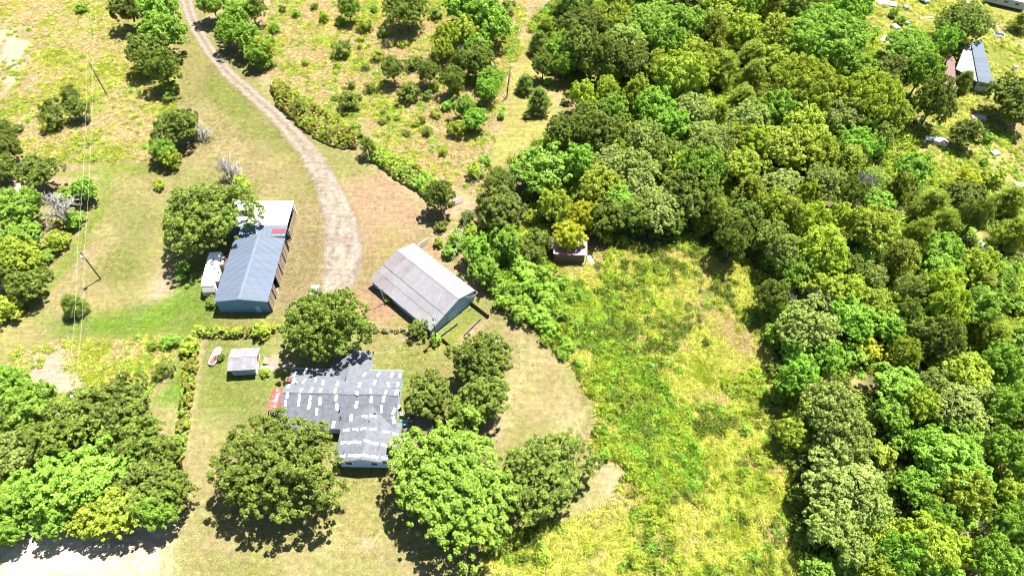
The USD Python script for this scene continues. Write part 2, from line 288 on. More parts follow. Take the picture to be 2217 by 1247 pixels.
def ribbon(name, px, widths, tracks, label, z=.006, seed=0, soft=None):
    """a dirt track laid on the ground: wheel tracks paler than the crown"""
    rng = np.random.default_rng(seed); pts = np.array([G(u, v)[:2] for u, v in px]); s = np.r_[0, np.cumsum(np.hypot(*np.diff(pts, axis=0).T))]
    t = np.arange(0, s[-1], .4); c = np.stack([np.interp(t, s, pts[:, i]) for i in (0, 1)], 1)
    c = gaussian_filter(c, (6, 0), mode='nearest'); w = gaussian_filter(np.interp(t, s, widths), 6, mode='nearest')
    d = np.gradient(c, axis=0); d /= np.linalg.norm(d, axis=1, keepdims=True); nrm = np.stack([-d[:, 1], d[:, 0]], 1)
    K = 25; q = np.linspace(-1, 1, K)
    en = (meshkit.fbm(np.stack([t / .9, 0 * t, 0 * t], 1), 4, seed) - .5); en2 = (meshkit.fbm(np.stack([t / .9, 0 * t + 9, 0 * t], 1), 4, seed + 3) - .5)
    wl, wr = w * (1 + 0 * en) / 2 + en * .7, w / 2 + en2 * .7
    half = np.where(q[None] < 0, wl[:, None], wr[:, None])
    v = np.concatenate([c[:, None] + nrm[:, None] * (q[None, :, None] * half[..., None]), np.full((len(t), K, 1), z)], 2)
    ii = np.arange(len(t) * K).reshape(len(t), K); f = np.stack([ii[:-1, :-1], ii[1:, :-1], ii[1:, 1:], ii[:-1, 1:]], -1).reshape(-1, 4)
    f = f[:, ::-1] if np.cross(v[0, 1] - v[0, 0], v[1, 0] - v[0, 0])[2] > 0 else f
    fn = np.cross(v.reshape(-1, 3)[f[0, 1]] - v.reshape(-1, 3)[f[0, 0]], v.reshape(-1, 3)[f[0, 2]] - v.reshape(-1, 3)[f[0, 0]])
    if fn[2] < 0: f = f[:, ::-1]
    col = tracks(t / t[-1], q, v)
    m = toned(name, v.reshape(-1, 3), f, col.reshape(-1, 3), GROUND); tag(m, label, name.replace('_', ' '), kind='structure'); return m
def drive_tone(t, q, v):
    pale, crown, verge = np.array((.160, .134, .108)), np.array((.116, .094, .066)), np.array((.118, .086, .054))
    k = np.exp(-((np.abs(q) - .52) / .26) ** 2)[None, :, None]; c = crown + (pale - crown) * k * np.ones((len(t), 1, 1))
    low = np.clip((t - .62) / .15, 0, 1)[:, None, None]
    n = meshkit.fbm(v / [1.2, 3.0, 1], 5, 5)[..., None]
    gravel = pale * (.55 + .65 * n) * (1 - .12 * (np.abs(q)[None, :, None] > .8)); c = c * (1 - low) + gravel * low
    e = np.clip((np.abs(q) - .78) / .22, 0, 1)[None, :, None]; return c * (1 - e) + verge * e
ribbon('driveway', [(398, -30), (407, 20), (425, 62), (455, 112), (500, 166), (555, 212), (606, 258), (648, 305), (682, 350), (708, 400), (728, 450), (742, 500), (746, 545), (740, 595), (722, 650)],
       [3.6, 3.6, 3.6, 3.6, 3.7, 3.9, 4.2, 4.7, 5.2, 6.0, 6.9, 7.9, 8.6, 8.2, 5.0], drive_tone, 'pale gravel driveway curving down from the top to the workshop', seed=3)
def road_tone(t, q, v): return np.ones((len(t), len(q), 1)) * np.array((.20, .145, .095)) * (.8 + .4 * meshkit.fbm(v / 2, 4, 8)[..., None])
ribbon('dirt_road', [(2060, -25), (2105, 18), (2160, 62), (2230, 100), (2290, 125)], [5, 5.5, 6, 6, 6], road_tone, 'tan dirt road beside the far metal roofed house', seed=9)

# ------------------------------------------------------------------ buildings
def tin_panel(a, b, c, d, ribs=3, depth=.045):
    """ribbed sheet: a-b along the eave, d-c along the ridge"""
    a, b, c, d = (np.asarray(x, float) for x in (a, b, c, d)); n = np.cross(b - a, d - a); n /= np.linalg.norm(n)
    u, h = [0.0], [0.0]
    for i in range(ribs):
        m = (i + .5) / ribs; w = .16 / ribs
        u += [m - 1.8 * w, m - w, m + w, m + 1.8 * w]; h += [0, depth, depth, 0]
    u.append(1.0); h.append(0.0); u, h = np.array(u)[:, None], np.array(h)[:, None]
    lo, hi = a + (b - a) * u + n * h, d + (c - d) * u + n * h; k = len(u)
    f = [t for i in range(k - 1) for t in ([i, i + 1, k + i + 1], [i, k + i + 1, k + i])]
    # folded edges give the sheet its thickness
    lo2, hi2 = lo - n * .03, hi - n * .03
    f += [t for i in range(k - 1) for t in ([2 * k + i, i + 1, i], [2 * k + i, 2 * k + i + 1, i + 1])]
    f += [t for i in range(k - 1) for t in ([k + i, k + i + 1, 3 * k + i], [k + i + 1, 3 * k + i + 1, 3 * k + i])]
    return trimesh.Trimesh(np.vstack([lo, hi, lo2, hi2]), np.array(f), process=False)
def tin_roof(parent, name, a, b, c, d, count, mats, rng, ribs=3, gap=.001, lift=.006):
    a, b, c, d = (np.asarray(x, float) for x in (a, b, c, d)); n = np.cross(b - a, d - a); n /= np.linalg.norm(n)
    for i in range(count):
        s, e = i / count + gap / count, (i + 1) / count + .012 / count; up = n * lift * (i % 2) + n * rng.uniform(0, .008)
        sl = (d - a) / np.linalg.norm(d - a) * rng.uniform(-.03, .02)
        m = mats[rng.integers(len(mats))] if isinstance(mats, list) else mats(i, rng)
        obj(name, tin_panel(a + (b - a) * s + up + sl, a + (b - a) * e + up + sl, d + (c - d) * e + up, d + (c - d) * s + up, ribs), m, parent)
RUST = (.13, .082, .08)
BLUETIN = [simple(f'blue_roof_tin_{"abc"[i]}', c, .6, .10, 1.2, spec=.3, second=RUST, cover=cv, stretch=(.5, 2.2, 1), space='world') for i, (c, cv) in enumerate([((.084, .106, .144), (.57, .72)), ((.088, .110, .148), (.56, .70)), ((.080, .102, .140), (.58, .72))])]
BLUEWALL = simple('blue_wall_tin', (.10, .20, .30), .5, .12, 1.5, metallic=.1)
BLUEWALL_LIGHT = simple('light_blue_door', (.20, .32, .42), .5, .1, 2)
TANWALL = simple('tan_boards', (.20, .148, .104), .8, .22, 1.2, stretch=(1, 1, .5))
DARKPOST = simple('dark_post', (.045, .032, .028), .8, .3, 4)
DARKIN = simple('dark_interior', (.05, .042, .035), .9, .3, 3)
WHITE = simple('white_paint', (.80, .80, .79), .5, .05, 1.5)
WHITEROOF = simple('white_roof_coating', (.84, .84, .84), .45, .04, .8)
REDTIN = simple('red_tin', (.17, .025, .032), .5, .15, 2)
CONNTIN = simple('pale_blue_tin', (.078, .102, .132), .6, .15, 1.2, spec=.3)
rngB = np.random.default_rng(5)

# blue workshop
wk = thing('workshop', 'long blue tin workshop with low gable roof and tan sliding doors', 'workshop', (-52.7, 79.9, 0))
x0, x1, yN, eave, ridge = -5.2, 5.0, 16.1, 3.75, 4.55
obj('floor', MB().box((-.1, yN / 2, .05), (10.0, yN - .3, .1)), simple('concrete_floor', (.2, .19, .17), .9), wk)
def gable_wall(y, t):
    p = np.array([[x0, y, 0], [x1, y, 0], [x1, y, eave - .05], [-.1, y, ridge - .07], [x0, y, eave - .05]]); q = p + [0, t, 0]; n = 5
    return trimesh.Trimesh(np.vstack([p, q]), [[0, 1, 2], [0, 2, 3], [0, 3, 4], [5, 7, 6], [5, 8, 7], [5, 9, 8]] + [t for i in range(n) for t in ([i, n + i, n + (i + 1) % n], [i, n + (i + 1) % n, (i + 1) % n])], process=False)
sw = obj('wall', gable_wall(0, .12), BLUEWALL, wk)
for i in range(17):
    xx = x0 + .3 + i * .6
    if xx < x1 - .1: obj('wall_rib', MB().box((xx, -.022, (eave - .1) / 2), (.07, .04, eave - .12)), BLUEWALL, wk)
dr = obj('door', MB().box((2.55, -.06, 1.05), (1.0, .06, 2.05)), BLUEWALL_LIGHT, wk)
obj('handle', MB().box((2.95, -.11, 1.0), (.06, .06, .14)), DARKPOST, dr)
obj('wall', gable_wall(yN - .12, .12), BLUEWALL, wk)
obj('wall', MB().box((x0 + .06, yN / 2, eave / 2 - .05), (.12, yN - .26, eave - .12)), BLUEWALL, wk)
bays = np.linspace(.1, yN - .1, 6)
for i in range(5):
    ya, yb = bays[i] + .16, bays[i + 1] - .16
    if i == 1:
        obj('sliding_door', MB().box((x1 - .06, ya + .75, 1.72), (.07, 1.5, 3.3)), TANWALL, wk); continue
    for j in range(2):
        yy = ya + (yb - ya) * (j + .5) / 2
        sd = obj('sliding_door', MB().box((x1 - .06 + .05 * j, yy, 1.72), (.05, (yb - ya) / 2 + .04, 3.3)), TANWALL, wk)
        for q in (.6, 1.7, 2.8): obj('door_rail', MB().box((x1 - .02 + .05 * j, yy, q), (.03, (yb - ya) / 2 - .1, .1)), TANWALL, sd)
for y in bays: obj('post', MB().box((x1 + .02, y, 1.83), (.26, .22, 3.66)), DARKPOST, wk)
obj('header_beam', MB().box((x1 - .05, yN / 2, 3.56), (.16, yN - .4, .25)), DARKPOST, wk)
obj('back_partition', MB().box((.4, yN / 2, 1.7), (.1, yN - .5, 3.3)), DARKIN, wk)
for s in (-1, 1):
    ex = x0 - .18 if s < 0 else x1 + .22
    A, B = (ex, -.25, eave), (ex, yN + .15, eave); C, D = (-.1, yN + .15, ridge), (-.1, -.25, ridge)
    if s > 0: tin_roof(wk, 'roof_panel', A, B, C, D, 18, BLUETIN, rngB, 4)
    else: tin_roof(wk, 'roof_panel', B, A, D, C, 18, BLUETIN, rngB, 4)
rc = MB()
for s in (-1, 1): rc.hexa([(-.1, -.27, ridge + .06), (-.1 + s * .32, -.27, ridge + .035), (-.1 + s * .32, yN + .17, ridge + .035), (-.1, yN + .17, ridge + .06)][::s], [(-.1, -.27, ridge + .09), (-.1 + s * .32, -.27, ridge + .065), (-.1 + s * .32, yN + .17, ridge + .065), (-.1, yN + .17, ridge + .09)][::s])
obj('ridge_cap', rc, BLUETIN[1], wk)
for s, y in ((0, -.3), (1, yN + .2)):
    t = MB()
    for ex in (x0 - .2, x1 + .24): t.tube([(ex, y, eave - .03), (-.1, y, ridge - .02)], .07, 4)
    obj('gable_trim', t, CONNTIN, wk)

# low link roof between the workshop and the white shed
lk = thing('link_shed', 'low pale blue tin lean-to roof with one red panel between workshop and white roofed shed', 'shed', (-52.7, 96.35, 0))
rngL = np.random.default_rng(8)
for i in range(10):
    a, b = -4.6 + i * .98, -4.6 + (i + 1) * .98 - .02
    top, bot = 3.05, .05
    obj('roof_panel', tin_panel((a, bot, 4.05), (b, bot, 4.05), (b, top, 4.30), (a, top, 4.30), 3, .03), CONNTIN, lk)
obj('patch_panel', MB().slab([(2.2, .95, 4.20), (5.05, .95, 4.20), (5.05, 2.05, 4.29), (2.2, 2.05, 4.29)], .03), REDTIN, lk)
for x in (-4.5, 4.95):
    for y in (.3, 2.9): obj('post', MB().box((x, y, 2.0), (.16, .16, 4.0)), DARKPOST, lk)
obj('side_wall', MB().box((-4.55, 1.6, 1.95), (.08, 2.3, 3.9)), BLUEWALL, lk)
obj('vent', MB().box((-.8, .8, 4.22), (.25, .35, .12)), BLUEWALL_LIGHT, lk)

# white roofed open shed
ws = thing('white_roof_shed', 'open fronted shed with bright white flat roof behind the shade tree', 'shed', (-54.2, 99.5, 0))
sx, sy, sh = 12.6, 7.3, 3.95
obj('roof', MB().slab([(-sx / 2, -.05, sh - .1), (sx / 2, -.05, sh - .1), (sx / 2, sy + .05, sh + .12), (-sx / 2, sy + .05, sh + .12)], .12), WHITEROOF, ws)
fa = obj('fascia', MB().box((0, -.10, sh - .17), (sx + .05, .08, .26)), CONNTIN, ws); obj('fascia', MB().box((sx / 2 + .05, sy / 2, sh - .10), (.08, sy + .1, .3)), WHITE, ws)
obj('back_wall', MB().box((-sx / 2 + .1, sy / 2, 1.9), (.1, sy - .1, 3.75)), CONNTIN, ws)
for y in (.12, sy - .12): obj('side_wall', MB().box((-.15, y, 1.88), (sx - .5, .09, 3.7)), CONNTIN if y < 1 else WHITE, ws)
for y in (.2, sy - .2): obj('post', MB().box((sx / 2 - .1, y, 1.9), (.22, .22, 3.78)), WHITE, ws)
for j in range(3): obj('low_board', MB().box((sx / 2 - .12, sy / 2, .35 + .62 * j), (.06, sy - .7, .58)), TANWALL, ws)
obj('floor', MB().box((-.1, sy / 2, .04), (sx - .6, sy - .5, .08)), DARKIN, ws)

# camper beside the workshop
PLASTIC = simple('camper_white', (.80, .79, .76), .35, .05, 1)
PLASTIC2 = simple('camper_nose', (.26, .24, .23), .4, .08, 1.2)
BEIGE = simple('camper_beige', (.22, .175, .15), .6, .12, 1.5)
GLASS = usdkit.material(stage, '/World/Looks/dark_glass', {'p': ('principled_bsdf', {'base_color': (.03, .035, .04), 'roughness': .08, 'specular_ior_level': .7})}, surface='p.BSDF')
RUBBER = simple('rubber', (.03, .03, .03), .85, .2, 5)
ALU = simple('bare_metal', (.55, .56, .58), .35, .1, 4, metallic=.7)
cp = thing('camper_trailer', 'white travel trailer with rounded nose parked along the blue workshop', 'camper', (-60.75, 84.2, 0), math.radians(4.5))
import manifold3d as m3
def rounded(size, r, centre=(0, 0, 0), seg=10):
    sx_, sy_, sz_ = (max(q / 2 - r, .001) for q in size); b = []
    for i in (-1, 1):
        for j in (-1, 1):
            for k_ in (-1, 1): b.append(m3.Manifold.sphere(r, seg).translate((i * sx_, j * sy_, k_ * sz_)))
    return m3.Manifold.batch_hull(b).translate(tuple(float(q) for q in centre))
obj('body', rounded((2.6, 9.0, 2.55), .22, (0, 4.3, 1.93)), PLASTIC, cp, smooth=40)
nose = m3.Manifold.batch_hull([m3.Manifold.sphere(.3, 12).translate((i * .98, y, z)) for i in (-1, 1) for y, z in ((.1, 2.75), (-.65, 1.9), (-.75, 1.1), (.1, .95))])
obj('nose_cap', nose, PLASTIC2, cp, smooth=40)
for x, y, wd, dp in ((-.05, 2.2, .75, 1.0), (.15, 5.6, .8, .95)):
    a = obj('air_conditioner', rounded((wd, dp, .28), .08, (x, y, 3.33), 6), PLASTIC if y < 4 else simple('vent_grey', (.22, .22, .22), .5), cp, smooth=40)
    obj('grille', MB().box((x, y - dp / 2 + .1, 3.48), (wd * .7, .12, .02)), RUBBER, a)
for x, y in ((-.05, 3.5), (.75, 4.0), (.1, 6.7)):
    v = obj('roof_vent', MB().box((x, y, 3.25), (.42, .42, .12)), PLASTIC, cp); obj('vent_lid', MB().box((x, y, 3.33), (.3, .3, .03)), RUBBER, v)
for y, l in ((2.0, 2.2), (6.5, 2.4)): obj('slide_out', rounded((.9, l, 1.9), .05, (1.65, y, 2.05), 6), BEIGE, cp, smooth=40)
obj('awning', MB().tube([(-1.36, .6, 2.95), (-1.36, 7.9, 2.95)], .07, 8), WHITE, cp)
for x in (-1.31, 1.31):
    for y in (1.3, 3.6): obj('window', MB().box((x, y, 2.3), (.02, .9, .6)), GLASS, cp)
for x in (-1.15, 1.15):
    for y in (4.4, 5.3):
        wm = trimesh.creation.cylinder(.36, .25, sections=16); wm.apply_transform(trimesh.transformations.rotation_matrix(math.pi / 2, [0, 1, 0])); wm.apply_translation((x, y, .36)); w_ = obj('wheel', wm, RUBBER, cp)
        hm = trimesh.creation.cylinder(.18, .27, sections=10); hm.apply_transform(trimesh.transformations.rotation_matrix(math.pi / 2, [0, 1, 0])); hm.apply_translation((x, y, .36)); obj('hub', hm, ALU, w_)
obj('tow_bar', MB().tube([(-.6, -.3, .5), (0, -1.6, .5)], .05, 6).tube([(.6, -.3, .5), (0, -1.6, .5)], .05, 6).tube([(0, -1.5, .55), (0, -1.5, 0)], .05, 6), RUBBER, cp)

# grey barn
TIN = [simple(f'barn_tin_{"abcde"[i]}', c, .6, .10, 1.0, spec=.3, second=r, cover=cv, space='world') for i, (c, r, cv) in enumerate([
    ((.148, .144, .152), (.112, .103, .107), (.50, .80)), ((.152, .148, .156), (.114, .105, .109), (.50, .80)), ((.144, .140, .148), (.108, .099, .103), (.50, .80)), ((.142, .132, .137), (.110, .074, .068), (.46, .80)), ((.130, .126, .132), (.16, .13, .125), (.55, .75))])]
PALEBLUE = simple('pale_blue_wall_tin', (.17, .27, .35), .5, .14, 1.2)
bw = np.array([-28.45, 86.55]); bang = math.radians(-43.4)
bn = thing('barn', 'big gabled barn with pale streaked tin roof and light blue walls', 'barn', (bw[0], bw[1], 0), bang)   # local x along the near wall, y across to the far wall
L, Wd, yR, zR, zE, zF = 17.8, 11.5, 7.4, 4.75, 2.15, 3.45
yL, zL = 3.6, 2.15 + 3.6 / 7.4 * 2.6 - .05
rngT = np.random.default_rng(14); NS = 19
def near(i, r): 
    f = i / NS
    return TIN[3] if f < .30 and r.random() < .75 else TIN[r.integers(0, 3)]
def mid(i, r):
    f = i / NS
    return TIN[3] if f < .28 and r.random() < .6 else TIN[4] if .70 < f < .82 and 0 else TIN[r.integers(0, 3)]
def nearrow(i, r):
    f = i / NS
    return near(i, r) if f < .4 else TIN[0] if f < .55 else TIN[1]
tin_roof(bn, 'roof_panel', (-.25, -.35, zE - .1), (L + .25, -.35, zE - .1), (L + .25, yL * .55, zE + (zL - zE) * .58), (-.25, yL * .55, zE + (zL - zE) * .58), NS, nearrow, rngT, 2)
def lap(i, r): return TIN[4] if .50 < i / NS < .86 else near(i, r)
tin_roof(bn, 'roof_panel', (-.25, yL * .50, zE + (zL - zE) * .56 + .03), (L + .25, yL * .50, zE + (zL - zE) * .56 + .03), (L + .25, yL + .15, zL + .06), (-.25, yL + .15, zL + .06), NS, lap, rngT, 2)
tin_roof(bn, 'roof_panel', (-.25, yL - .1, zL + .09), (L + .25, yL - .1, zL + .09), (L + .25, yR, zR), (-.25, yR, zR), NS, mid, rngT, 2)
tin_roof(bn, 'roof_panel', (L + .25, Wd + .25, zF - .08), (-.25, Wd + .25, zF - .08), (-.25, yR, zR), (L + .25, yR, zR), NS, lambda i, r: TIN[r.integers(0, 3)], rngT, 2)
rc = MB()
for s, dz in ((-1, .10), (1, .12)): rc.slab([(-.27, yR, zR + .07), (-.27, yR + s * .28, zR - dz + .07), (L + .27, yR + s * .28, zR - dz + .07), (L + .27, yR, zR + .07)][::1 if s < 0 else -1][::-1], .02)
obj('ridge_cap', rc, TIN[4], bn)
def barn_end(x, t):
    p = np.array([[x, 0, 0], [x, Wd, 0], [x, Wd, zF - .12], [x, yR, zR - .1], [x, yL, zL - .05], [x, 0, zE - .12]]); q = p + [t, 0, 0]; n = 6
    return trimesh.Trimesh(np.vstack([p, q]), [[0, i, i + 1] for i in range(1, 5)] + [[6, 6 + i + 1, 6 + i] for i in range(1, 5)] + [t for i in range(n) for t in ([i, n + i, n + (i + 1) % n], [i, n + (i + 1) % n, (i + 1) % n])], process=False)
obj('wall', barn_end(0, .08), PALEBLUE, bn); obj('wall', barn_end(L - .08, .08), PALEBLUE, bn)
obj('wall', MB().box((L / 2, .04, zE / 2 - .08), (L - .18, .08, zE - .18)), PALEBLUE, bn); obj('wall', MB().box((L / 2, Wd - .04, zF / 2 - .08), (L - .18, .08, zF - .18)), PALEBLUE, bn)
for i in range(14): obj('wall_rib', MB().box((L + .02, .5 + i * .8, .95), (.04, .06, 1.85)), PALEBLUE, bn)
lt = MB().tube([(L + .1, Wd - 2.6, 3.75), (L + 1.0, Wd - 1.2, 3.5)], .04, 4).tube([(L + .1, Wd + .2, 3.45), (L + 1.0, Wd + .2, 3.35)], .05, 4).tube([(L + 1.0, Wd + .25, 3.35), (L + 1.0, Wd - 1.2, 3.5)], .05, 4)
obj('roof_frame', lt, GREYWOOD, bn)
obj('barn_door', MB().box((L + .05, 5.6, 1.15), (.06, 2.4, 2.2)), BLUEWALL_LIGHT, bn)

# patched grey house
def shingle(name, c):
    nodes = {'tc': ('texture_coordinate', {}), 'map': ('mapping', {'scale': (1, 1, 1)}), 'n': ('noise_texture', {'scale': 1.3, 'detail': 6.0, 'roughness': .7}), 'n2': ('noise_texture', {'scale': 9.0, 'detail': 3.0, 'roughness': .7}),
        'w': ('wave_texture', {'bands_direction': 'z', 'scale': 6.5, 'distortion': .8, 'detail': 2.0}),
        'r': ('rgb_ramp', {'ramp': [(.3, tuple(np.array(c) * .74)), (.7, tuple(np.array(c) * 1.26))]}), 'r2': ('map_range', {'from_min': .3, 'from_max': .72, 'to_min': .82, 'to_max': 1.12}),
        'r3': ('map_range', {'to_min': .93, 'to_max': 1.05}), 'mm': ('math', {'math_type': 'multiply'}), 'h': ('hsv', {'saturation': 1.0, 'fac': 1.0}), 'b': ('bump', {'strength': .4, 'distance': .02}), 'p': ('principled_bsdf', {'roughness': .85, 'specular_ior_level': .2})}
    return usdkit.material(stage, '/World/Looks/' + name, nodes, [('tc.object', 'map.vector'), ('map.vector', 'n.vector'), ('map.vector', 'n2.vector'), ('map.vector', 'w.vector'), ('n.fac', 'r.fac'), ('n2.fac', 'r2.value'), ('w.fac', 'r3.value'),
        ('r2.result', 'mm.value1'), ('r3.result', 'mm.value2'), ('mm.value', 'h.value'), ('r.color', 'h.color'), ('h.color', 'p.base_color'), ('w.fac', 'b.height'), ('b.normal', 'p.normal')], surface='p.BSDF')
SHINGLE = shingle('grey_shingles', (.097, .103, .116)); SHINGLE2 = shingle('grey_shingles_old', (.086, .091, .104))
HOUSEWALL = simple('blue_grey_siding', (.25, .36, .45), .6, .1, 2)
BRICK = simple('red_brick', (.15, .05, .036), .85, .25, 8); STONE = simple('tan_stone', (.14, .105, .08), .85, .35, 3)
hc = np.array([-30.0, 58.7, 0.0]); ha = math.radians(-1.5)
hs = thing('house', 'grey shingled ranch house with many white repair strips on its roof', 'house', hc, ha)
ca, sa = math.cos(ha), math.sin(ha)
def loc(p): d = np.asarray(p, float) - hc; return np.array([ca * d[0] + sa * d[1], -sa * d[0] + ca * d[1], d[2]])
EV, RD = 3.0, 5.0; xa, xb, yn, ys_ = -10.05, 10.15, 6.1, -5.75
SL = (RD - EV) / yn
tk = .16
obj('roof_slope', MB().slab([(xa, 0, RD), (xb, 0, RD), (xb, yn, EV), (xa, yn, EV)], tk), SHINGLE, hs)
obj('roof_slope', MB().slab([(xa, ys_, EV), (xb, ys_, EV), (xb, -.012, RD), (xa, -.012, RD)], tk), SHINGLE2, hs)
wr, wz, wS = 5.55, 4.42, -11.7          # south wing: ridge x, ridge height, south end
wW, wE, wE2 = .80, 10.05, 11.2
slw = (wz - EV) / (wr - wW)
obj('wing_roof_slope', MB().slab([(wr, wS, wz), (wr, -1.2, wz), (wW, -1.2, EV), (wW, wS, EV)], tk), SHINGLE, hs)
zz = lambda x: wz - slw * abs(x - wr)
obj('wing_roof_slope', MB().slab([(wE, wS, zz(wE)), (wE, -1.2, zz(wE)), (wr + .012, -1.2, wz), (wr + .012, wS, wz)], tk), SHINGLE, hs)
obj('porch_roof', MB().slab([(wE + .01, -8.7, zz(wE) - .01), (wE2, -8.7, zz(wE2) - .01), (wE2, -4.2, zz(wE2) - .01), (wE + .01, -4.2, zz(wE) - .01)], .12), SHINGLE, hs)
nr, nz, nN = .38, 4.12, 9.85            # north wing
nW, nE = -3.1, 3.95; sln = (nz - EV) / (nE - nr)
obj('wing_roof_slope', MB().slab([(nr, 1.5, nz), (nr, nN, nz), (nW, nN, EV), (nW, 1.5, EV)][::1], tk), SHINGLE, hs)
obj('wing_roof_slope', MB().slab([(nE, 1.5, EV), (nE, nN, EV), (nr + .012, nN, nz), (nr + .012, 1.5, nz)], tk), SHINGLE, hs)
rc = MB().box((0, -.0, RD + .02), (20.2, .3, .04)); obj('ridge_cap', rc, SHINGLE2, hs)
obj('ridge_cap', MB().box((wr, (wS - 2.2) / 2, wz + .01), (.3, -2.2 - wS, .04)), SHINGLE, hs)
obj('wall', MB().box((.05, 0.2, 1.38), (19.2, 10.6, 2.76)), HOUSEWALL, hs)
obj('wall', MB().box(((wW + wE) / 2 + .02, -8.2, 1.36), (8.1, 6.0, 2.72)), HOUSEWALL, hs)
gw = MB()
for y, t in ((-11.25, .1),):
    p = [(wW + .6, y, 2.7), (wE - .6, y, 2.7), (wr, y, wz - .22)]; q = [(a, b + t, c) for a, b, c in p]
    gw.add(p + q, [[0, 1, 2], [3, 5, 4], [0, 3, 4], [0, 4, 1], [1, 4, 5], [1, 5, 2], [2, 5, 3], [2, 3, 0]])
obj('gable_wall', gw, HOUSEWALL, hs)
ge = MB()
for x, t in ((xa + .35, .1), (xb - .5, .1)):
    p = [(x, ys_ + .5, 2.76), (x, yn - .5, 2.76), (x, 0, RD - .2)]; q = [(a + t, b, c) for a, b, c in p]
    ge.add(p + q, [[0, 2, 1], [3, 4, 5], [0, 4, 3], [0, 1, 4], [1, 5, 4], [1, 2, 5], [2, 3, 5], [2, 0, 3]])
obj('gable_wall', ge, HOUSEWALL, hs)
obj('wall', MB().box(((nW + nE) / 2, 7.4, 1.36), (6.2, 4.4, 2.72)), HOUSEWALL, hs)
for x, y, w_, d_ in ((2.9, -11.23, 1.3, .06), (7.2, -11.23, 1.3, .06)):
    wn = obj('window', MB().box((x, y, 1.6), (w_, d_, 1.1)), WHITE, hs); obj('pane', MB().box((x, y - .035, 1.6), (w_ - .16, .02, .94)), GLASS, wn)
for y in (-3.2, 2.2):
    wn = obj('window', MB().box((9.67, y, 1.6), (.06, 1.3, 1.1)), WHITE, hs); obj('pane', MB().box((9.705, y, 1.6), (.02, 1.1, .94)), GLASS, wn)
for y in (-8.4, -4.5): obj('porch_post', MB().box((wE2 - .15, y, 1.3), (.14, .14, 2.6)), WHITE, hs)
fb = MB().box((.05, yn + .02, EV - .1), (20.3, .05, .2)); obj('fascia', fb, WHITE, hs)
fb = MB()
for ex in (wW - .02, wE + .02): fb.tube([(ex, wS - .03, EV - .08), (wr, wS - .03, wz - .08)], .09, 4)
obj('gable_trim', fb, SHINGLE, hs)
# white strips nailed over the worn shingles; each lies along its slope
def z3(x, y): return 560 + x / 4.1556, 740 + y / 4.1556
cs = lambda n: np.array([ca * n[0] - sa * n[1], sa * n[0] + ca * n[1], n[2]])
planes = {'n': ((0, 0, RD), (0, SL, 1)), 's': ((0, 0, RD), (0, -(RD - EV) / abs(ys_), 1)), 'w': ((wr, 0, wz), (-slw, 0, 1)), 'e': ((wr, 0, wz), (slw, 0, 1))}
STRIPS = {'n': [(322, 290), (422, 262), (512, 340), (408, 352), (318, 348), (708, 378), (955, 288), (1080, 292), (1200, 295), (1273, 298), (908, 385), (1045, 365), (1168, 382), (1252, 382), (268, 400), (380, 436), (478, 432), (556, 437), (690, 438), (885, 463), (1008, 448), (1143, 456), (1236, 457), (578, 368)],
    's': [(258, 478), (370, 492), (463, 512), (552, 533), (697, 500), (360, 550), (455, 575), (522, 630), (705, 583), (880, 562), (1013, 518), (1125, 508), (1105, 603), (1216, 622), (1215, 703), (832, 680), (672, 745), (243, 552)],
    'w': [(953, 670), (790, 792), (873, 788), (945, 778), (765, 905), (832, 904), (897, 902), (752, 1030), (832, 1022), (898, 1022)],
    'e': [(1027, 668), (1030, 784), (1147, 808), (1230, 828), (975, 893), (1047, 914), (1130, 928), (962, 1021), (1042, 1034), (1137, 1045)]}
STRIPW = simple('white_repair_strip', (.82, .82, .80), .6, .06, 3)
rngS = np.random.default_rng(3)
for key, pts in STRIPS.items():
    p0, nl = planes[key]; nl = np.array(nl, float); nl /= np.linalg.norm(nl); pw = hc + np.array([ca * p0[0] - sa * p0[1], sa * p0[0] + ca * p0[1], p0[2]])
    for x, y in pts:
        c = loc(on_plane(*z3(x, y), pw, cs(nl))); up = np.array([0, 0, 1.0]) - nl * nl[2]; up /= np.linalg.norm(up); sd = np.cross(up, nl)
        an = rngS.normal(0, .12); u2 = up * math.cos(an) + sd * math.sin(an); s2 = np.cross(u2, nl)
        l, w_ = rngS.uniform(.56, .66), rngS.uniform(.20, .25); q = c + nl * .035
        obj('repair_strip', MB().slab([q - s2 * w_ - u2 * l, q + s2 * w_ - u2 * l, q + s2 * w_ + u2 * l, q - s2 * w_ + u2 * l][::-1] if np.cross(s2, u2) @ nl < 0 else [q - s2 * w_ - u2 * l, q + s2 * w_ - u2 * l, q + s2 * w_ + u2 * l, q - s2 * w_ + u2 * l], .02), STRIPW, hs)
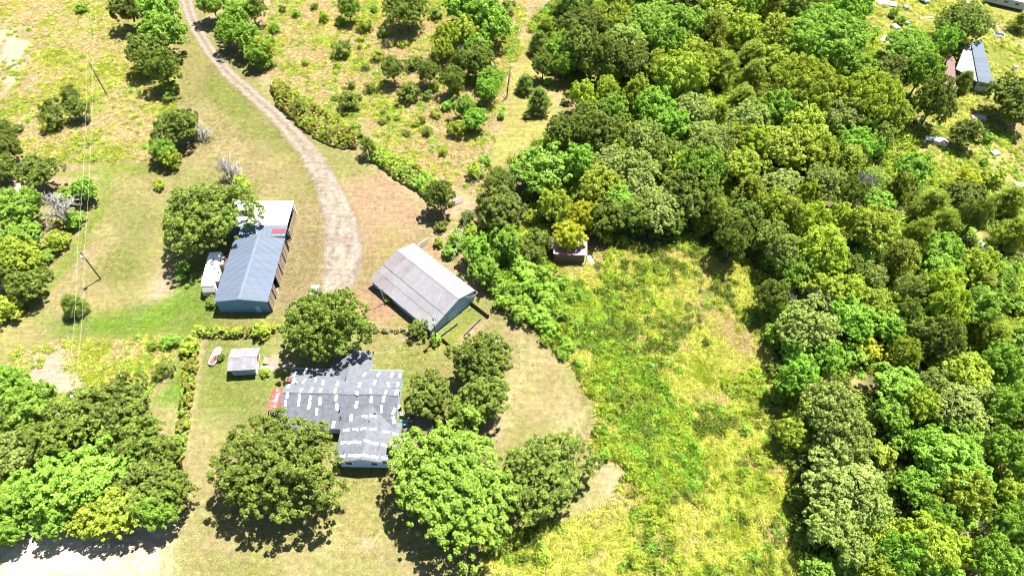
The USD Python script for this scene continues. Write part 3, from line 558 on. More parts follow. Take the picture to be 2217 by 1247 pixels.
# dark slipped shingles
SLIP = simple('slipped_shingle', (.06, .06, .07), .9, .2, 5)
for key, pts in {'s': [(640, 490), (610, 520), (655, 545), (740, 590), (800, 580), (560, 580), (430, 515), (400, 545), (640, 600), (770, 475), (810, 472), (720, 605), (733, 680), (590, 560), (690, 545), (1165, 710)], 'e': [(1090, 740), (1085, 790), (1085, 950), (1110, 1000), (995, 720), (1065, 965)], 'w': [(760, 1000), (770, 985), (755, 885), (830, 960)], 'n': [(1250, 300), (1235, 318), (1215, 415), (785, 335)]}.items():
    p0, nl = planes[key]; nl = np.array(nl, float); nl /= np.linalg.norm(nl); pw = hc + np.array([ca * p0[0] - sa * p0[1], sa * p0[0] + ca * p0[1], p0[2]])
    for x, y in pts:
        c = loc(on_plane(*z3(x, y), pw, cs(nl))) + nl * .03; up = np.array([0, 0, 1.0]) - nl * nl[2]; up /= np.linalg.norm(up); sd = np.cross(up, nl)
        l, w_ = rngS.uniform(.05, .09), rngS.uniform(.2, .5); cc = [c - sd * w_ - up * l, c + sd * w_ - up * l, c + sd * w_ + up * l, c - sd * w_ + up * l]
        obj('slipped_shingle', MB().slab(cc[::-1] if np.cross(sd, up) @ nl < 0 else cc, .015), SLIP, hs)
def chimney(name, u, v, zb, h, sx_, sy_, mat, label):
    c = loc(G(u, v, zb + h)); ch = obj(name, MB().box((c[0], c[1], (zb + h - .3) / 2 + .15 + .6), (sx_, sy_, h + zb - 1.2)), mat, hs); tag(ch, label)
    obj('cap', MB().box((c[0], c[1], zb + h), (sx_ + .16, sy_ + .16, .14)), mat, ch); obj('flue', MB().box((c[0], c[1], zb + h + .16), (sx_ * .45, sy_ * .45, .2)), SLIP if mat is BRICK else ALU, ch)
chimney('chimney', 624, 821, 4.0, 1.0, .75, .75, BRICK, 'short red brick chimney')
chimney('chimney', 847, 960, 3.2, 1.5, .75, 1.5, STONE, 'wide tan stone chimney with metal cap')
for u, v, r, h in ((642, 829, .18, .45), (735, 889, .1, .4), (737, 902, .08, .3), (799, 913, .12, .3), (812, 896, .12, .3), (748, 820, .07, .3)):
    c = loc(G(u, v, 4.2)); m = trimesh.creation.cylinder(r, h + .7, sections=10); m.apply_translation((c[0], c[1], c[2] + h / 2 - .3)); obj('roof_vent', m, WHITE if r > .15 else RUBBER, hs)
# rusty porch cover on the left end
RUSTTIN = [simple('rusty_red_tin', (.16, .035, .03), .6, .3, 2, second=(.24, .19, .175), cover=(.52, .66), space='world'), simple('rusty_pale_tin', (.17, .05, .042), .6, .3, 2, second=(.27, .235, .22), cover=(.45, .58), space='world')]
pc = thing('porch_cover', 'rust red tin porch cover with bare rafters on left end of the house', 'porch cover', (-42.95, 56.8, 0))
for i in range(3): obj('tin_sheet', tin_panel((i * .77, 0, 2.5 + .05 * i), (i * .77 + .75, 0, 2.53 + .05 * i), (i * .77 + .75, 4.25, 2.53 + .05 * i), (i * .77, 4.25, 2.5 + .05 * i), 4, .03), RUSTTIN[i % 2], pc)
for i in range(6): obj('rafter', MB().tube([(.15 + i * .42, 4.2, 2.42 + .02 * i), (.15 + i * .42, -.9 + .1 * (i % 3), 2.42 + .02 * i)], .05, 4), GREYWOOD if i % 2 else TANWALL, pc)
for x, y in ((.12, .1), (.12, 4.15)): obj('post', MB().box((x, y, 1.2), (.12, .12, 2.4)), GREYWOOD, pc)

# small shed with steps and ramp
SHEDTIN = [simple(f'shed_tin_{"ab"[i]}', c, .6, .12, 2, spec=.3, second=(.09, .087, .09), cover=(.5, .68), stretch=(.6, 3, 1)) for i, c in enumerate([(.165, .163, .172), (.15, .148, .158)])]
sd_ = thing('small_shed', 'small white garden shed with grey streaked roof and step', 'shed', (-51.75, 65.3, 0), math.radians(4.0))
tin_roof(sd_, 'roof_panel', (-.35, -.45, 2.42), (4.95, -.45, 2.42), (4.95, 1.95, 3.15), (-.35, 1.95, 3.15), 6, SHEDTIN, np.random.default_rng(2), 3)
tin_roof(sd_, 'roof_panel', (4.95, 4.35, 2.42), (-.35, 4.35, 2.42), (-.35, 1.95, 3.15), (4.95, 1.95, 3.15), 6, SHEDTIN, np.random.default_rng(4), 3)
obj('ridge_cap', MB().box((2.3, 1.95, 3.19), (5.3, .24, .04)), SHEDTIN[0], sd_)
obj('wall', MB().box((2.15, 1.95, 1.22), (4.2, 4.0, 2.4)), PALEBLUE, sd_)
obj('end_wall', MB().box((4.29, 1.95, 1.25), (.06, 4.05, 2.44)), WHITE, sd_)
p = np.array([(4.27, -.05, 2.3), (4.27, 3.95, 2.3), (4.27, 1.95, 3.05), (4.33, -.05, 2.3), (4.33, 3.95, 2.3), (4.33, 1.95, 3.05)])
obj('gable', (p, np.array([[0, 2, 1], [3, 4, 5], [0, 3, 5], [0, 5, 2], [1, 2, 5], [1, 5, 4], [0, 1, 4], [0, 4, 3]])), WHITE, sd_)
dd = obj('door', MB().box((4.35, 2.7, 1.15), (.05, .9, 1.95)), simple('shed_door', (.45, .20, .17), .6), sd_); obj('handle', MB().box((4.4, 2.4, 1.1), (.05, .05, .12)), ALU, dd)
rp = thing('metal_ramp', 'white metal ramp sheet lying beside the small shed', 'ramp', (-46.9, 66.15, 0), math.radians(2))
for i in range(3): obj('plank', MB().hexa([(.0, i * .34, 0), (2.2, i * .34, 0), (2.2, i * .34 + .32, 0), (0, i * .34 + .32, 0)], [(0, i * .34, .42), (2.2, i * .34, .10), (2.2, i * .34 + .32, .10), (0, i * .34 + .32, .42)]), simple('ramp_white', (.24, .27, .29), .4, .08), rp)
st = thing('shed_steps', 'tan wooden steps in front of the small shed door', 'steps', (-46.75, 67.6, 0), math.radians(4))
for i in range(3): obj('step', MB().box((.25 + .3 * i, .75, .25 - .07 * i), (.28, 1.5, .5 - .14 * i)), TANWALL, st)
pth = obj('path', MB().slab([(*G(574, 778)[:2], .012), (*G(601, 769)[:2], .012), (*G(599, 785)[:2], .012), (*G(640, 786)[:2], .012), (*G(640, 795)[:2], .012), (*G(588, 797)[:2], .012)][::-1], .008), simple('path_concrete', (.155, .12, .088), .9, .15, 1.5), None)
tag(pth, 'tan concrete path from the small shed to the house', 'path', kind='structure')

# boat
bt = thing('boat', 'small white boat with red seats on the lawn left of the small shed', 'boat', (-56.05, 69.3, 0), math.radians(-8))
prof = [(-2.0, .30), (-1.8, .58), (-1.2, .70), (0, .74), (1.0, .70), (1.7, .52), (2.0, .25)]
def hull_ring(k, z): return np.array([(w_ * k, y * (1 - .06 * (1 - k)), z) for y, w_ in prof] + [(-w_ * k, y * (1 - .06 * (1 - k)), z) for y, w_ in prof[::-1]])
def skin(rings):
    n = len(rings[0]); v = np.vstack(rings); f = []
    for r_ in range(len(rings) - 1):
        for i in range(n): j = (i + 1) % n; a, b, c, d = r_ * n + i, r_ * n + j, (r_ + 1) * n + j, (r_ + 1) * n + i; f += [[a, b, c], [a, c, d]]
    return v, f, n
v, f, n = skin([hull_ring(.72, 0.02), hull_ring(.95, .3), hull_ring(1.0, .62), hull_ring(.90, .64), hull_ring(.84, .36)])
f += [[4 * n, 4 * n + i, 4 * n + i + 1] for i in range(1, n - 1)] + [[0, i + 1, i] for i in range(1, n - 1)]
obj('hull', (v, np.array(f)), WHITE, bt, smooth=30)
BOATRED = simple('boat_red', (.20, .045, .05), .6, .15, 3); PINK = simple('boat_pink', (.25, .12, .115), .6, .1)
obj('deck', MB().box((0, 1.0, .47), (.95, 1.2, .06)), PINK, bt); obj('deck', MB().box((0, -1.15, .50), (.98, 1.0, .08)), BOATRED, bt)
for y in (-.35, .45): s_ = obj('seat', rounded((.75, .35, .18), .06, (0, y, .60), 8), simple('boat_seat', (.35, .05, .07), .6) if y < 0 else WHITE, bt, smooth=40)
obj('console', rounded((.6, .25, .3), .05, (0, .05, .66), 6), WHITE, bt, smooth=40)

# car half hidden under the yard tree
cr = thing('parked_car', 'silver car mostly hidden under the round tree above the house', 'car', G(681, 640), 0)
SILVER = simple('silver_paint', (.25, .28, .31), .3, .04, 2, metallic=.4)
bodyp = [(2.2, .35), (2.25, .75), (1.3, .95), (.75, 1.45), (-1.0, 1.48), (-1.9, 1.05), (-2.25, .95), (-2.25, .35)]
hull = m3.Manifold.batch_hull([m3.Manifold.sphere(.12, 8).translate((i * .78, y, z)) for i in (-1, 1) for y, z in ((2.05, .45), (2.05, .75), (1.2, .86), (-2.1, .85), (-2.1, .45))])
obj('body', hull, SILVER, cr, smooth=40)
obj('cabin', m3.Manifold.batch_hull([m3.Manifold.sphere(.1, 8).translate((i * w_, y, z)) for i in (-1, 1) for w_, y, z in ((.76, 1.1, .85), (.62, .5, 1.38), (.62, -1.0, 1.38), (.76, -1.8, .85))]), GLASS, cr, smooth=40)
obj('roof', rounded((1.35, 1.7, .08), .035, (0, -.25, 1.47), 6), SILVER, cr, smooth=40)
for x in (-.82, .82):
    for y in (-1.35, 1.35):
        wm = trimesh.creation.cylinder(.32, .2, sections=14); wm.apply_transform(trimesh.transformations.rotation_matrix(math.pi / 2, [0, 1, 0])); wm.apply_translation((x, y, .32)); w_ = obj('wheel', wm, RUBBER, cr)
        hm = trimesh.creation.cylinder(.17, .22, sections=8); hm.apply_transform(trimesh.transformations.rotation_matrix(math.pi / 2, [0, 1, 0])); hm.apply_translation((x, y, .32)); obj('hub', hm, ALU, w_)
for x in (-.6, .6): obj('headlight', MB().box((x, 2.15, .68), (.3, .06, .14)), WHITE, cr)

# old shack in the trees
OLDWOOD = simple('old_boards', (.10, .066, .045), .9, .3, 3, stretch=(3, 3, .5))
SHACKTIN = [simple(f'shack_tin_{"ab"[i]}', c, .5, .2, 1.5, metallic=.1, second=(.28, .10, .08), cover=cv, space='world') for i, (c, cv) in enumerate([((.20, .195, .22), (.50, .62)), ((.155, .105, .105), (.40, .56))])]
sk = thing('old_shack', 'old board shack with rusty tin roof under the trees above the meadow', 'shack', (8.9, 93.1, 0), math.radians(-3))
tin_roof(sk, 'roof_panel', (-.3, -.4, 2.65), (6.7, -.4, 2.65), (6.7, 4.3, 3.35), (-.3, 4.3, 3.35), 8, lambda i, r: SHACKTIN[0 if i in (0, 5, 6) else 1], np.random.default_rng(6), 3)
for i in range(13): obj('wall_board', MB().box((.25 + i * .48, .05, 1.25), (.45, .05, 2.5)), OLDWOOD, sk)
for i in range(8): obj('wall_board', MB().box((6.25, .28 + i * .48, 1.35), (.05, .45, 2.6)), OLDWOOD if i % 3 else TANWALL, sk)
obj('back_wall', MB().box((3.1, 4.0, 1.5), (6.2, .06, 2.9)), OLDWOOD, sk); obj('side_wall', MB().box((0.0, 2.0, 1.4), (.06, 3.9, 2.7)), OLDWOOD, sk)
obj('post', MB().box((6.6, -.3, 1.3), (.12, .12, 2.6)), GREYWOOD, sk)
q = G(1278, 562); sb = thing('lumber_sheet', 'pale board lying in the grass right of the old shack', 'board', q, .35)
obj('sheet', MB().box((0, 0, .06), (.9, 2.6, .08)), simple('pale_sheet', (.55, .46, .44), .8), sb); obj('batten', MB().box((0, .8, .12), (.9, .1, .05)), GREYWOOD, sb)

# far house top right
fh = thing('far_house', 'far house with long blue white tin roof beyond the woods at upper right', 'house', (121.1, 151.4, 0), 0)
A, B, C, D = (.0, 0, 3.3), (4.0, -1.0, 2.95), (9.5, 19.9, 2.95), (5.4, 17.6, 3.3)
tin_roof(fh, 'roof_panel', B, C, D, A, 20, [simple('far_tin', (.105, .125, .150), .4, .08, 1, metallic=.2), simple('far_tin_dull', (.095, .115, .138), .4, .1, 1, metallic=.2)], np.random.default_rng(11), 3)
E_, F_ = np.array([-3.3, 5.9, 2.95]), np.array([2.6, 15.3, 2.95])
FLAT = simple('flat_roof_grey', (.16, .15, .145), .8, .14, .7)
obj('flat_roof', MB().slab([(-.15, .0, 3.1), (5.2, 17.4, 3.1), F_ + [0, 0, .05], E_ + [0, 0, .05]], .15), FLAT, fh)
GREENW = simple('pale_green_wall', (.20, .27, .19), .7, .1, 2)
wv = MB().hexa([(.4, .4, 0), (3.6, -.5, 0), (9.0, 19.2, 0), (5.2, 17.2, 0)], [(.4, .4, 3.1), (3.6, -.5, 2.8), (9.0, 19.2, 2.8), (5.2, 17.2, 3.1)]); obj('wall', wv, GREENW, fh)
obj('window', MB().box((1.6, -.02, 2.1), (.9, .08, .6), -.27), GLASS, fh); obj('window', MB().box((2.8, -.36, 2.1), (.9, .08, .6), -.27), GLASS, fh)
obj('wall', MB().hexa([(-2.8, 5.9, 0), (.5, 1.5, 0), (4.8, 16.6, 0), (2.6, 14.8, 0)], [(-2.8, 5.9, 2.8), (.5, 1.5, 2.8), (4.8, 16.6, 2.8), (2.6, 14.8, 2.8)]), FLAT, fh)
br = thing('brown_roof_shed', 'narrow shed with dull brown roof left of the far house', 'shed', (112.2, 147.3, 0), 0)
obj('roof', MB().slab([(0, 4.2, 2.9), (2.0, .2, 2.6), (7.6, 15.3, 2.6), (6.1, 16.6, 2.9)], .12), simple('brown_roof', (.095, .05, .046), .7, .2, 1.2), br)
obj('wall', MB().hexa([(.5, 4.2, 0), (1.9, .9, 0), (7.1, 15.0, 0), (6.0, 16.0, 0)], [(.5, 4.2, 2.6), (1.9, .9, 2.45), (7.1, 15.0, 2.45), (6.0, 16.0, 2.6)]), OLDWOOD, br)

# things lying about near the far house
def box_thing(name, label, cat, u, v, size, rz, mat, mat2=None, top=None):
    t = thing(name, label, cat, G(u, v), rz); sx_, sy_, sz_ = size
    obj('body', rounded((sx_, sy_, sz_), min(size) * .15, (0, 0, sz_ / 2), 6), mat, t, smooth=40)
    obj(top or 'lid', MB().box((0, 0, sz_ + .03), (sx_ * .86, sy_ * .86, .05)), mat2 or mat, t); return t
WHITE2 = simple('old_white', (.30, .295, .285), .6, .12, 1.5); BLUEP = simple('blue_plastic', (.08, .30, .55), .5)
tr = thing('far_trailer', 'long white trailer at the top right corner of the yard', 'trailer', G(2172, 12), math.radians(-28))
obj('body', rounded((11, 3.0, 2.3), .2, (0, 0, 1.6), 8), WHITE2, tr, smooth=40); obj('roof_panel', MB().box((0, 0, 2.78), (10.4, 2.6, .05)), simple('far_trailer_roof', (.48, .52, .58), .5), tr)
for x in (-3, 0, 3): obj('window', MB().box((x, -1.5, 1.8), (1.1, .05, .6)), GLASS, tr)
for x in (-1, 1): obj('wheel', MB().box((x, -1.35, .35), (.7, .25, .7)), RUBBER, tr)
for i, (u, v, sx_, sy_, h, rz, lab) in enumerate([(1910, 6, 3.4, 2.2, .25, .3, 'white slab at the top edge left of the junk yard'), (1927, 10, 3.6, 2.6, .35, -.4, 'stack of tan white sheets near the top edge'), (1937, 62, 1.7, 2.4, .8, .35, 'white chest standing alone in the bright weeds'), (1917, 88, 3.0, 2.2, .4, .8, 'white tarp heap in the weeds below the white chest'), (1960, 20, 1.4, 1.6, .9, .2, 'white appliance by the leaning dark post'), (2034, 312, 3.2, 2.2, 1.2, -.6, 'white covered box in clearing below the far house'), (2014, 303, 2.4, 1.2, .5, -.3, 'flat pale sheet beside the white covered box'), (2118, 256, 3.4, 1.8, .4, -.2, 'white sheet on the ground below the far house'), (2154, 333, 2.0, 1.6, .5, .3, 'white tub in lush weeds near the right edge'), (2210, 403, 2.6, 1.2, .5, 0, 'pale panel at the right edge of the photo'), (2214, 716, 1.8, 1.4, .9, 0, 'white bin at the right edge, halfway down')]):
    box_thing('yard_debris', lab, 'debris', u, v, (sx_, sy_, h), rz, WHITE2 if i % 3 else WHITE)
box_thing('blue_barrel', 'blue tub in the weeds beside the junk yard', 'tub', 1963, 54, (.9, .9, .7), 0, BLUEP)
box_thing('trash_can', 'grey trash can on the lawn right of the far house', 'trash can', 2195, 152, (1.0, 1.0, 1.1), 0, simple('can_grey', (.45, .45, .45), .5))
box_thing('white_dinghy', 'white dinghy lying between the dirt road and far house', 'dinghy', 2161, 80, (2.8, 1.5, .7), -.35, WHITE, GLASS, 'cover')
pl = thing('plank_stack', 'stack of weathered planks in the junk yard weeds', 'planks', G(2005, 40), .1)
for i in range(3): obj('plank', MB().box((0, -.35 + i * .36, .12 + .05 * (i % 2)), (4.2, .3, .12)), TANWALL if i else GREYWOOD, pl)
vn = thing('junk_car', 'pale blue junk car at the top edge above the junk yard', 'car', G(1995, 2), .5)
obj('body', rounded((1.8, 4.2, .8), .2, (0, 0, .7), 8), simple('junk_blue', (.42, .50, .60), .4), vn, smooth=40); obj('cabin', rounded((1.5, 2.0, .6), .2, (0, -.2, 1.3), 8), GLASS, vn, smooth=40); obj('roof', MB().box((0, -.2, 1.62), (1.2, 1.4, .05)), WHITE2, vn)
for x in (-.85, .85):
    for y in (-1.3, 1.3): obj('wheel', MB().box((x, y, .3), (.2, .6, .6)), RUBBER, vn)
lad = thing('trailer_frame', 'long white open trailer frame lying among the trees at right', 'trailer', G(2108, 527), math.radians(-38))
for y in (-.8, .8): obj('side_rail', MB().box((0, y, .5), (8.6, .16, .16)), WHITE2, lad)
for i in range(11): obj('slat', MB().box((-4 + i * .8, 0, .52), (.34, 1.5, .08)), WHITE2, lad)
for y in (-.9, .9): obj('wheel', MB().box((.5, y, .32), (.64, .2, .64)), RUBBER, lad)

# patio clutter right of the house
dk = thing('patio_deck', 'dark plank deck with clutter on the right side of the house', 'deck', (-18.6, 50.6, 0))
DECK = simple('deck_wood', (.14, .10, .08), .9, .3, 3)
for i in range(13): obj('plank', MB().box((2.2, .25 + .52 * i, .16), (4.6, .48, .08)), DECK, dk)
TEAL = simple('teal_plastic', (.02, .19, .21), .5, .08)
t = thing('storage_bin', 'teal plastic bin on the deck right of the house', 'bin', (*G(877, 919)[:2], .2), .1); obj('body', rounded((1.3, .9, .6), .08, (0, 0, .3), 6), TEAL, t, smooth=40); obj('lid', MB().box((0, .05, .62), (1.35, .95, .05)), TEAL, t); obj('handle', MB().box((0, -.47, .45), (.3, .04, .08)), WHITE, t)
for i, (u, v, lab, mt) in enumerate([(899, 933, 'white bucket on the deck nearest the big bright tree', WHITE), (882, 952, 'pale box at the lower end of the deck', WHITE2), (864, 885, 'red cooler against the right wall of the house', REDTIN), (872, 900, 'grey pot on the deck above the teal bin', ALU)]):
    t = thing(['bucket', 'box', 'cooler', 'pot'][i], lab, ['bucket', 'box', 'cooler', 'pot'][i], (*G(u, v)[:2], .2), i * .3)
    if i in (0, 3): obj('body', trimesh.creation.revolve([(0, 0), (.3, 0), (.4, .6), (.36, .6), (.27, .06), (0, .06)], sections=14), mt, t); obj('rim', trimesh.creation.torus(.39, .025, 14, 6).apply_translation((0, 0, .6)), mt, t)
    else: obj('body', rounded((.9, .6, .5), .06, (0, 0, .25), 6), mt, t, smooth=40); obj('lid', MB().box((0, 0, .52), (.92, .62, .05)), WHITE, t)
for i, (u, v, rz) in enumerate([(885, 893, .4), (893, 905, 2.2)]):
    t = thing('patio_chair', ['dark patio chair on the deck near the house wall', 'dark patio chair further right on the shaded deck'][i], 'chair', (*G(u, v)[:2], .2), rz, 'chairs on the deck')
    obj('seat', MB().box((0, 0, .42), (.52, .5, .05)), DARKIN, t); obj('backrest', MB().box((0, .25, .72), (.52, .05, .55)), DARKIN, t)
    for a in (-.22, .22):
        for b in (-.2, .2): obj('leg', MB().box((a, b, .2), (.05, .05, .4)), DARKIN, t)

# ------------------------------------------------------------------ poles, wires, fences, gates
def utility_pole(label, base, h, arm=True, trans=True, yaw=0.0, lean=(0, 0)):
    t = thing('utility_pole', label, 'utility pole', base, yaw, 'utility poles')
    obj('pole', MB().tube([(0, 0, 0), (lean[0], lean[1], h)], [.17, .11], 8), POLEWOOD, t)
    if arm: obj('crossarm', MB().box((lean[0], lean[1] + .12, h - .35), (1.7, .1, .12)), GREYWOOD, t)
    for x in (-.7, .7) if arm else (0,):
        m = trimesh.creation.cylinder(.06, .22, sections=8); m.apply_translation((lean[0] + x, lean[1] + .1, h - .15)); obj('insulator', m, WHITE, t)
    if trans:
        m = trimesh.creation.cylinder(.26, .9, sections=12); m.apply_translation((lean[0] + .05, lean[1] - .42, h - 1.3)); tf = obj('transformer', m, ALU, t)
        for x in (-.1, .1): b = trimesh.creation.cylinder(.04, .25, sections=6); b.apply_translation((lean[0] + x, lean[1] - .42, h - .75)); obj('bushing', b, WHITE, tf)
    return np.asarray(base, float)
pA = utility_pole('dark utility pole in the scrub at upper left', G(232, 207), 9.6, True, False)
pB = utility_pole('utility pole with transformer in the dry paddock left of the workshop', G(218, 604), 8.5)
q = G(151, 847, 9); pC = utility_pole('utility pole with transformer rising out of the lower left grove', (q[0], q[1], 0), 9.0)
pD = utility_pole('thin utility pole on the scrub edge near the upper middle woods', G(1097, 213), 9.3, False, False, 0, (.95, .2))
pE = utility_pole('utility pole with transformer at the lower corner of the barn', G(945, 738), 7.6, False, True)
q = G(834, 656); pF = thing('service_post', 'grey leaning service post by the left wall of the barn', 'post', q); obj('post', MB().tube([(0, 0, 0), (-.5, .15, 5.2)], [.1, .07], 6), GREYWOOD, pF); obj('bracket', MB().box((-.45, .15, 4.7), (.5, .08, .08)), ALU, pF)
WIRE = simple('wire_metal', (.30, .30, .29), .5, .05, 3)
def wire(label, a, b, sag=.8, r=.016):
    t = np.linspace(0, 1, 25)[:, None]; p = np.asarray(a) + (np.asarray(b) - a) * t; p[:, 2] -= (4 * sag * t * (1 - t))[:, 0]
    m = obj('power_line', MB().tube(p, r, 4), WIRE); tag(m, label, 'power line')
up = G(204, -60, 9.5); dn = pC + (np.array(pC) - pB) * .9
for x, s in ((-.7, 'left'), (.7, 'right')):
    o = np.array([x, .1, 0])
    wire(f'{s} overhead wire from the scrub pole off the top edge', pA + o + [0, 0, 9.45], up + o, .4)
    wire(f'{s} overhead wire between the scrub pole and paddock pole', pB + o + [0, 0, 8.35], pA + o + [0, 0, 9.45])
    wire(f'{s} overhead wire between the paddock pole and grove pole', pC + o + [0, 0, 8.85], pB + o + [0, 0, 8.35])
topD = pD + np.array([.95, .2, 9.2]); wire('overhead wire from the upper middle pole off the top edge', topD, G(1150, -40, 9.5), .4)
wire('overhead wire from the upper middle pole down to the barn pole', topD, pE + [0, 0, 7.4], 1.2); wire('second lower wire from the upper middle pole to the barn pole', topD - [0, 0, .9], pE + [.1, 0, 6.5], 1.2)
wire('service wire from the barn pole to the house', pE + [0, 0, 7.0], (-26.5, 66.0, 3.3), .4, .014)

def rail_fence(name, label, px, h, mat, spacing=2.6, wires=5, rail=True, thick=.05, group=None):
    pts = [G(u, v) for u, v in px]; o = pts[0]; t = thing(name, label, 'fence', o)
    for a, b in zip(pts[:-1], pts[1:]):
        a, b = a - o, b - o; n = max(1, int(np.hypot(*(b - a)[:2]) / spacing))
        for i in range(n + 1): c = a + (b - a) * i / n; obj('post', MB().tube([c, c + [0, 0, h + .1]], thick, 6), mat, t)
        for j in range(wires):
            z = h * (j + .6) / wires
            obj('top_rail' if (rail and j == wires - 1) else 'wire', MB().tube([a + [0, 0, z], b + [0, 0, z]], .045 if (rail and j == wires - 1) else .018, 4), mat, t)
    return t
rail_fence('yard_fence', 'grey pipe and wire yard fence between the round tree and barn', [(796, 716), (905, 718)], 1.3, ALU, 2.8, 5)
def board_fence(name, label, px, h, n, mat, t_=.06):
    a, b = G(*px[0]), G(*px[1]); t = thing(name, label, 'fence', a); d = b - a; L_ = np.hypot(*d[:2]); an = math.atan2(d[1], d[0]); c = d / 2
    for j in range(n): obj('board', MB().box((c[0], c[1], h * (j + .5) / n), (L_, t_, h / n - .03), an), mat, t)
    m = max(1, int(L_ / 2.2))
    for i in range(m + 1): p = d * i / m; obj('post', MB().box((p[0], p[1], h / 2 + .08), (.12, .12, h + .16), an), mat, t)
board_fence('pen_fence', 'dark board fence running from the barn corner to the pen gate post', [(1014, 654), (1058, 688)], 1.0, 3, OLDWOOD)
GREYB = simple('grey_pen_boards', (.16, .16, .17), .8, .15, 2)
board_fence('pen_fence', 'grey board edging on the right side of the weedy pen', [(1040, 694), (1005, 728)], .7, 2, GREYB)
board_fence('pen_fence', 'short grey board fence inside the pen near the barn pole', [(990, 704), (953, 732)], .8, 2, GREYB)
board_fence('pen_fence', 'dark low board fence at the lower end of the pen', [(954, 733), (976, 752)], .9, 2, OLDWOOD)
def gate(label, px, h, bars=5):
    a, b = G(*px[0]), G(*px[1]); t = thing('farm_gate', label, 'gate', a, 0, 'white pipe gates'); d = b - a
    for j in range(bars): z = .25 + (h - .25) * j / (bars - 1); obj('rail', MB().tube([(0, 0, z), d + [0, 0, z]], .045, 6), WHITE, t)
    for s in (0, .5, 1): obj('upright', MB().tube([d * s + [0, 0, .2], d * s + [0, 0, h]], .045, 6), WHITE, t)
    obj('gate_post', MB().tube([d * -.03, d * -.03 + [0, 0, h + .4]], .09, 6), POLEWOOD, t)
gate('white pipe gate at the lower end of the roadside hedge', [(968, 452), (1003, 436)], 1.5)
gate('white pipe gate behind the top corner of the barn', [(905, 541), (927, 526)], 1.5)

# ------------------------------------------------------------------ trees and shrubs: prototypes
def unit(v): return v / np.maximum(np.linalg.norm(v, axis=-1, keepdims=True), 1e-9)
def cards(rng, pos, nrm, size, aspect=.7, bend=.25):
    """leaf sprays: small bent diamonds at pos facing nrm"""
    n = len(pos); t = unit(np.cross(nrm, rng.normal(size=(n, 3)))); b = np.cross(nrm, t)
    s = (size * rng.uniform(.65, 1.35, n))[:, None]; tip = nrm * s * bend
    v = np.stack([pos - t * s, pos - b * s * aspect + tip, pos + t * s - tip * .6, pos + b * s * aspect + tip], 1).reshape(-1, 3)
    i = np.arange(n)[:, None] * 4; f = np.concatenate([i + [[0, 1, 2]], i + [[0, 2, 3]]], 0); return v, f
def fib(rng, n, zmin=-1.0):
    i = np.arange(n) + .5; z = 1 - (1 - zmin) * i / n; th = i * 2.39996 + rng.uniform(0, 6); r = np.sqrt(1 - z * z)
    return unit(np.stack([r * np.cos(th), r * np.sin(th), z], 1) + rng.normal(0, .10, (n, 3)))
def crown(rng, r, rz, zc, lobes, lobe_r, clumps, clump_r, n_cards, size, zmin=-.35, ragged=.22, flat=.85):
    d = fib(rng, lobes, zmin); k = np.clip(1 + rng.normal(0, ragged, (lobes, 1)), .62, 1.14); az = np.arctan2(d[:, 1], d[:, 0]); ph = rng.uniform(0, 6, 3)
    k *= (1 + .13 * np.sin(2 * az + ph[0]) + .11 * np.sin(3 * az + ph[1]) + .06 * np.sin(5 * az + ph[2]))[:, None]
    L = d * k * np.array([r - lobe_r * .6, r - lobe_r * .6, rz - lobe_r * .5]) + [0, 0, zc]
    L = np.vstack([L, np.c_[rng.normal(0, r * .3, (lobes // 4, 2)), zc + rz * rng.uniform(.1, .6, lobes // 4)]]); d = np.vstack([d, np.tile([0, 0, 1.0], (lobes // 4, 1))])
    lr = lobe_r * rng.uniform(.6, 1.4, len(L))
    cd = unit(rng.normal(size=(len(L), clumps, 3)) + .75 * d[:, None] + [0, 0, .35]); C = L[:, None] + cd * (lr[:, None] * rng.uniform(.75, 1.1, (len(L), clumps)))[..., None] * [1, 1, flat]
    nx_ = len(C) * clumps // 9; xd = unit(rng.normal(size=(nx_, 3)) * [1, 1, .5]); xp = xd * rng.uniform(.96, 1.13, (nx_, 1)) * [r, r, rz] + [0, 0, zc]
    C, cd = np.vstack([C.reshape(-1, 3), xp]), np.vstack([cd.reshape(-1, 3), xd]); cr = clump_r * rng.uniform(.55, 1.4, len(C)); cr[len(C) - nx_:] *= .7
    kd = unit(rng.normal(size=(len(C), n_cards, 3)) + .45 * cd[:, None] + [0, 0, .55]); P = C[:, None] + kd * (cr[:, None] * rng.uniform(.7, 1.1, (len(C), n_cards)))[..., None] * [1, 1, .85]
    nr = unit(kd + [0, 0, .5] + .7 * rng.normal(size=kd.shape)); P, nr = P.reshape(-1, 3), nr.reshape(-1, 3); nc = len(P) // 7; q = unit(rng.normal(size=(nc, 3))); P2 = q * rng.uniform(.35, .80, (nc, 1)) * [r, r, rz] + [0, 0, zc]
    v, f = cards(rng, P, nr, size); v2, f2 = cards(rng, P2[P2[:, 2] > zc - rz * .6], unit(q + [0, 0, .8] + .4 * rng.normal(size=q.shape))[P2[:, 2] > zc - rz * .6], size * 1.7)
    return np.vstack([v, v2]), np.vstack([f, f2 + len(v)]), L
def limbs(rng, height, base_r, L, zfork, n):
    m = MB(); m.tube([(0, 0, 0), (rng.normal(0, .1), rng.normal(0, .1), zfork * .5), (0, 0, zfork)], [base_r * 1.25, base_r * .95, base_r * .8], 7)
    for p in L[rng.permutation(len(L))[:n]]:
        mid = np.array([0, 0, zfork]) * .45 + p * .55 + rng.normal(0, .2, 3) * [1, 1, .4]; m.tube([(0, 0, zfork * rng.uniform(.7, 1)), mid, p], [base_r * .55, base_r * .35, base_r * .10], 5)
    return m
proto_root = UsdGeom.Xform(stage.CreateClassPrim('/World/plant_kinds')); PROTO = {}
